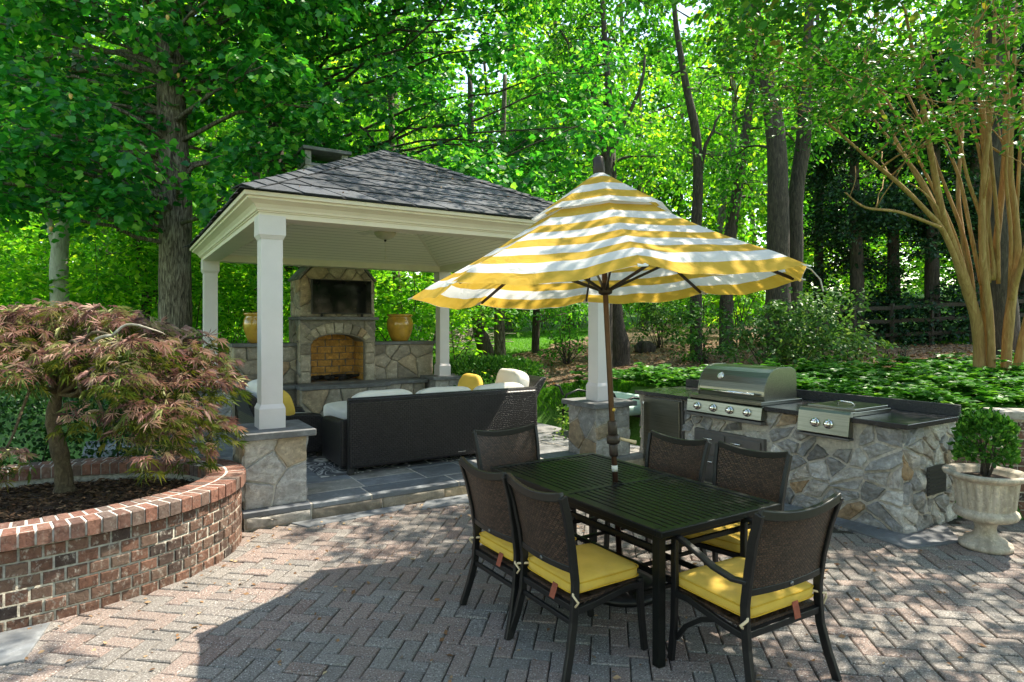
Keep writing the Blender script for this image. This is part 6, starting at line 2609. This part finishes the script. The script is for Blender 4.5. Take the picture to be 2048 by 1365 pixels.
def ground_cover():
    rg = np.random.default_rng(55)
    P, T, Nn, S = [], [], [], []
    cnt = 0
    while cnt < 3000:
        x, y = rg.uniform(5.38, 12.5), rg.uniform(-6.5, 2.4)
        if y > 1.56 - .584 * (x - 7.1) + .2 * math.sin(x * 3) or not in_view(x, y):
            continue
        if x + y < 2.5 and y < -2.9:
            continue
        if noise.noise(Vector((x * 1.3, y * 1.3, 4))) < -.32:
            cnt += .3
            continue
        cnt += 1
        h = rg.uniform(.05, .24) + .10 * noise.noise(Vector((x * 1.6, y * 1.6, 8))) + (.10 if rg.random() < .05 else 0)
        c = np.array([x, y, gz(x, y) + h])
        k = rg.integers(7, 11)
        a0 = rg.uniform(0, 6.28)
        tl = rg.normal(size=2) * .25
        for i in range(k):
            a = a0 + i * 2.4
            el = .55 * (1 - i / k) - .25
            d = np.array([math.cos(a), math.sin(a), el + .25 * (i % 2)])
            P.append(c + np.array([0, 0, -.05 * (1 - i / k)]))
            T.append(d)
            Nn.append(np.array([tl[0] - .4 * d[0], tl[1] - .4 * d[1], 1.]))
            S.append(rg.uniform(.085, .145))
    P, T, Nn = np.array(P), unit(np.array(T)), unit(np.array(Nn))
    tag(leaves_obj('ground_cover', P, T, Nn, np.array(S), T_LEAF, M['leaf_bed']), kind='stuff')
ground_cover()

def grass():
    rg = np.random.default_rng(56)
    P = []
    while len(P) < 60000:
        Y = 9.5 + 24 * rg.random() ** 1.6
        px = rg.uniform(860, 1320)
        x, y = WP(px, Y)
        if on_patio(x, y) or in_mulch(x, y) or x < 4.5 or y < .3:
            continue
        if x > 5.6 and y < 1.4 - .584 * (x - 7.1):
            continue
        P.append((x, y, gz(x, y) - .01))
    n = 9000       # shaded grass by the fence
    k = 0
    while k < n:
        Y = rg.uniform(14, 20)
        x, y = WP(rg.uniform(1730, 2060), Y)
        if in_mulch(x, y):
            continue
        P.append((x, y, gz(x, y) - .01))
        k += 1
    P = np.array(P)
    n = len(P)
    T = unit(np.stack([rg.normal(size=n) * .35, rg.normal(size=n) * .35, np.ones(n)], 1))
    Nn = unit(rg.normal(size=(n, 3)) * np.array([1, 1, .2]))
    tag(leaves_obj('lawn_grass', P, T, Nn, rg.uniform(.04, .09, n), (T_BLADE[0] * np.array([.22, 1, 1]), T_BLADE[1]), M['grass_blade']), kind='stuff')
grass()

def chips(name, n, pick, mat, size, zf, wscale=.6, tilt=.5, seed=1):
    rg = np.random.default_rng(seed)
    P = []
    tries = 0
    while len(P) < n and tries < n * 60:
        tries += 1
        q = pick(rg)
        if q is not None:
            P.append((q[0], q[1], zf(q[0], q[1])))
    P = np.array(P)
    n = len(P)
    a = rg.random(n) * 6.283
    T = np.stack([np.cos(a), np.sin(a), rg.normal(size=n) * .25], 1)
    Nn = unit(np.stack([rg.normal(size=n) * tilt, rg.normal(size=n) * tilt, np.ones(n)], 1))
    return tag(leaves_obj(name, P, T, Nn, size * (.5 + rg.random(n)), T_DIAMOND, mat, None, wscale), kind='stuff')

def pick_planter(rg):
    x, y = PCX + rg.uniform(-1.35, 1.35), PCY + rg.uniform(-.9, .9)
    return (x, y) if ((x - PCX) / (PA - .26)) ** 2 + ((y - PCY) / (PB - .26)) ** 2 < 1 else None
def planter_z(x, y):
    f = math.sqrt(((x - PCX) / (PA - .25)) ** 2 + ((y - PCY) / (PB - .25)) ** 2)
    return .435 + .03 * (1 - f) + .018 * noise.noise(Vector((x * 5, y * 5, 0)))
chips('bark_mulch', 7000, pick_planter, M['chip'], .05, planter_z, .55, .5, 61)
def pick_mulch(rg):
    Y = 10.3 + 12 * rg.random() ** 1.3
    x, y = WP(rg.uniform(940, 2080), Y)
    return (x, y) if in_mulch(x, y) else None
chips('fallen_leaf_litter', 14000, pick_mulch, M['litter_leaf'], .085, lambda x, y: gz(x, y) + .05, 1., .45, 62)
def pick_patio(rg):
    x, y = rg.uniform(-2.2, 5.2), rg.uniform(-5.8, -.42)
    if ((x - PCX) / (PA + .05)) ** 2 + ((y - PCY) / (PB + .05)) ** 2 < 1 or x > 4.35 and y > -3.5 or x + y > 1.9 and y < -3.3:
        return None
    # gather in corners and along the step
    d = min(abs(y + .40), abs(x - 4.36) if y > -3.5 else 9, abs(math.sqrt(((x - PCX) / PA) ** 2 + ((y - PCY) / PB) ** 2) - 1) * 1.2)
    return (x, y) if rg.random() < .09 + .91 * math.exp(-d / .10) else None
chips('patio_fallen_leaves', 900, pick_patio, M['litter_leaf'], .034, lambda x, y: .006, 1.0, .35, 63)
def pick_roof(rg):
    x, y = rg.uniform(.2, 3.6), rg.uniform(-.2, 1.9)
    return (x, y) if (y + .285) / 2.56 < min((x + .285), (GW + .285 - x)) / 2.27 else None
chips('roof_fallen_leaves', 70, pick_roof, M['litter_leaf'], .03, lambda x, y: 2.975 + (y + .285) / 2.56 * 1.239 + .03, .8, .3, 64)

# ------------------------------------------------------------------ rail fence and odds
fence = thing('rail_fence', 'dark split rail fence under the evergreens at the back right', 'fence')
p0, p1 = WP(1560, 17.6), WP(2110, 16.2)
nn_ = 7
fp_ = [(p0[0] + (p1[0] - p0[0]) * k / nn_, p0[1] + (p1[1] - p0[1]) * k / nn_) for k in range(nn_ + 1)]
for (x, y) in fp_:
    mb = MB()
    z = gz(x, y)
    mb.bar([(x, y, z - .1), (x, y, z + 1.2)], .11, .09, (1, 0, 0))
    mb.build('fence_post', M['wood'], fence, bevel=.01)
for k in range(nn_):
    a, b = fp_[k], fp_[k + 1]
    for h in (.35, .72, 1.08):
        mb = MB()
        mb.bar([(a[0], a[1] - .03, gz(*a) + h), ((a[0] + b[0]) / 2, (a[1] + b[1]) / 2 - .03, (gz(*a) + gz(*b)) / 2 + h + .01), (b[0], b[1] - .03, gz(*b) + h - .01)], .04, .10, (0, 1, 0))
        mb.build('fence_rail', M['wood'], fence)
# weathered stump on the bank
x, y = WP(1290, 19)
mb = MB()
rnd = random.Random(6)
for k in range(5):
    a = k * 1.3
    mb.tube([(x + .12 * math.cos(a), y + .12 * math.sin(a), gz(x, y) - .05), (x + .2 * math.cos(a + .3), y + .2 * math.sin(a), gz(x, y) + .22 + .1 * (k % 2)), (x + .1 * math.cos(a), y + .1 * math.sin(a), gz(x, y) + .36)], [.16, .12, .05], 8)
tag(mb.build('tree_stump', M['bark_dark']), 'small weathered stump on the mulch bank behind the column', 'stump')
# heap of cut brush at the wood edge
mb = MB()
rnd = random.Random(66)
bx, by = WP(925, 24)
for k in range(90):
    a = rnd.uniform(0, PI)
    c = Vector((bx + rnd.uniform(-1.4, 1.4), by + rnd.uniform(-.8, .8), gz(bx, by) + rnd.uniform(.05, .8)))
    d = Vector((math.cos(a), math.sin(a), rnd.uniform(-.3, .3))) * rnd.uniform(.4, .9)
    limb(mb, c - d, c + d, .02, .008, .08, 4, rnd, 5)
tag(mb.build('brush_pile', M['twig_pale']), 'heap of dry cut branches at the far edge of the lawn', 'brush pile')

# ------------------------------------------------------------------ camera, sun, sky
cam = bpy.data.cameras.new('Camera')
co = bpy.data.objects.new('Camera', cam)
COL.objects.link(co)
co.location = (-1.1930, -6.1690, HC)
co.rotation_euler = (PI / 2, 0, -TH)
cam.sensor_width = 36
cam.lens = 36 * F / 2048
cam.shift_y = -(682.5 - YH) / 2048
cam.clip_start = .05
cam.clip_end = 1000
SC.camera = co

S = Vector((.555, .0, .83)).normalized()
sun = bpy.data.lights.new('Sun', 'SUN')
sun.energy = 3.3
sun.angle = math.radians(.53)
sun.color = (1, .92, .77)
so = bpy.data.objects.new('Sun', sun)
COL.objects.link(so)
so.rotation_euler = (-S).to_track_quat('-Z', 'Y').to_euler()
so.location = S * 30
wd_ = bpy.data.worlds.new('World')
SC.world = wd_
wd_.use_nodes = True
nt = wd_.node_tree
bg = nt.nodes['Background']
sky = nt.nodes.new('ShaderNodeTexSky')
sky.sky_type = 'NISHITA'
sky.sun_disc = False
sky.sun_elevation = math.asin(S.z)
sky.sun_rotation = math.atan2(S.x, S.y)
sky.air_density = 1.0
sky.dust_density = .5
sky.ozone_density = 1.0
mxw = nt.nodes.new('ShaderNodeMix')
mxw.data_type = 'RGBA'
mxw.blend_type = 'MULTIPLY'
mxw.inputs[0].default_value = 1
nt.links.new(sky.outputs[0], mxw.inputs[6])
mxw.inputs[7].default_value = (1.13, 1.0, .80, 1)
nt.links.new(mxw.outputs[2], bg.inputs[0])
bg.inputs[1].default_value = .15
vs_ = SC.view_settings
vs_.view_transform = 'Standard'
vs_.look = 'None'
vs_.exposure = 1.85
vs_.gamma = 1
SC.cycles.max_bounces = 10
SC.cycles.diffuse_bounces = 6
SC.cycles.transmission_bounces = 4
SC.cycles.glossy_bounces = 3
SC.cycles.sample_clamp_indirect = 8
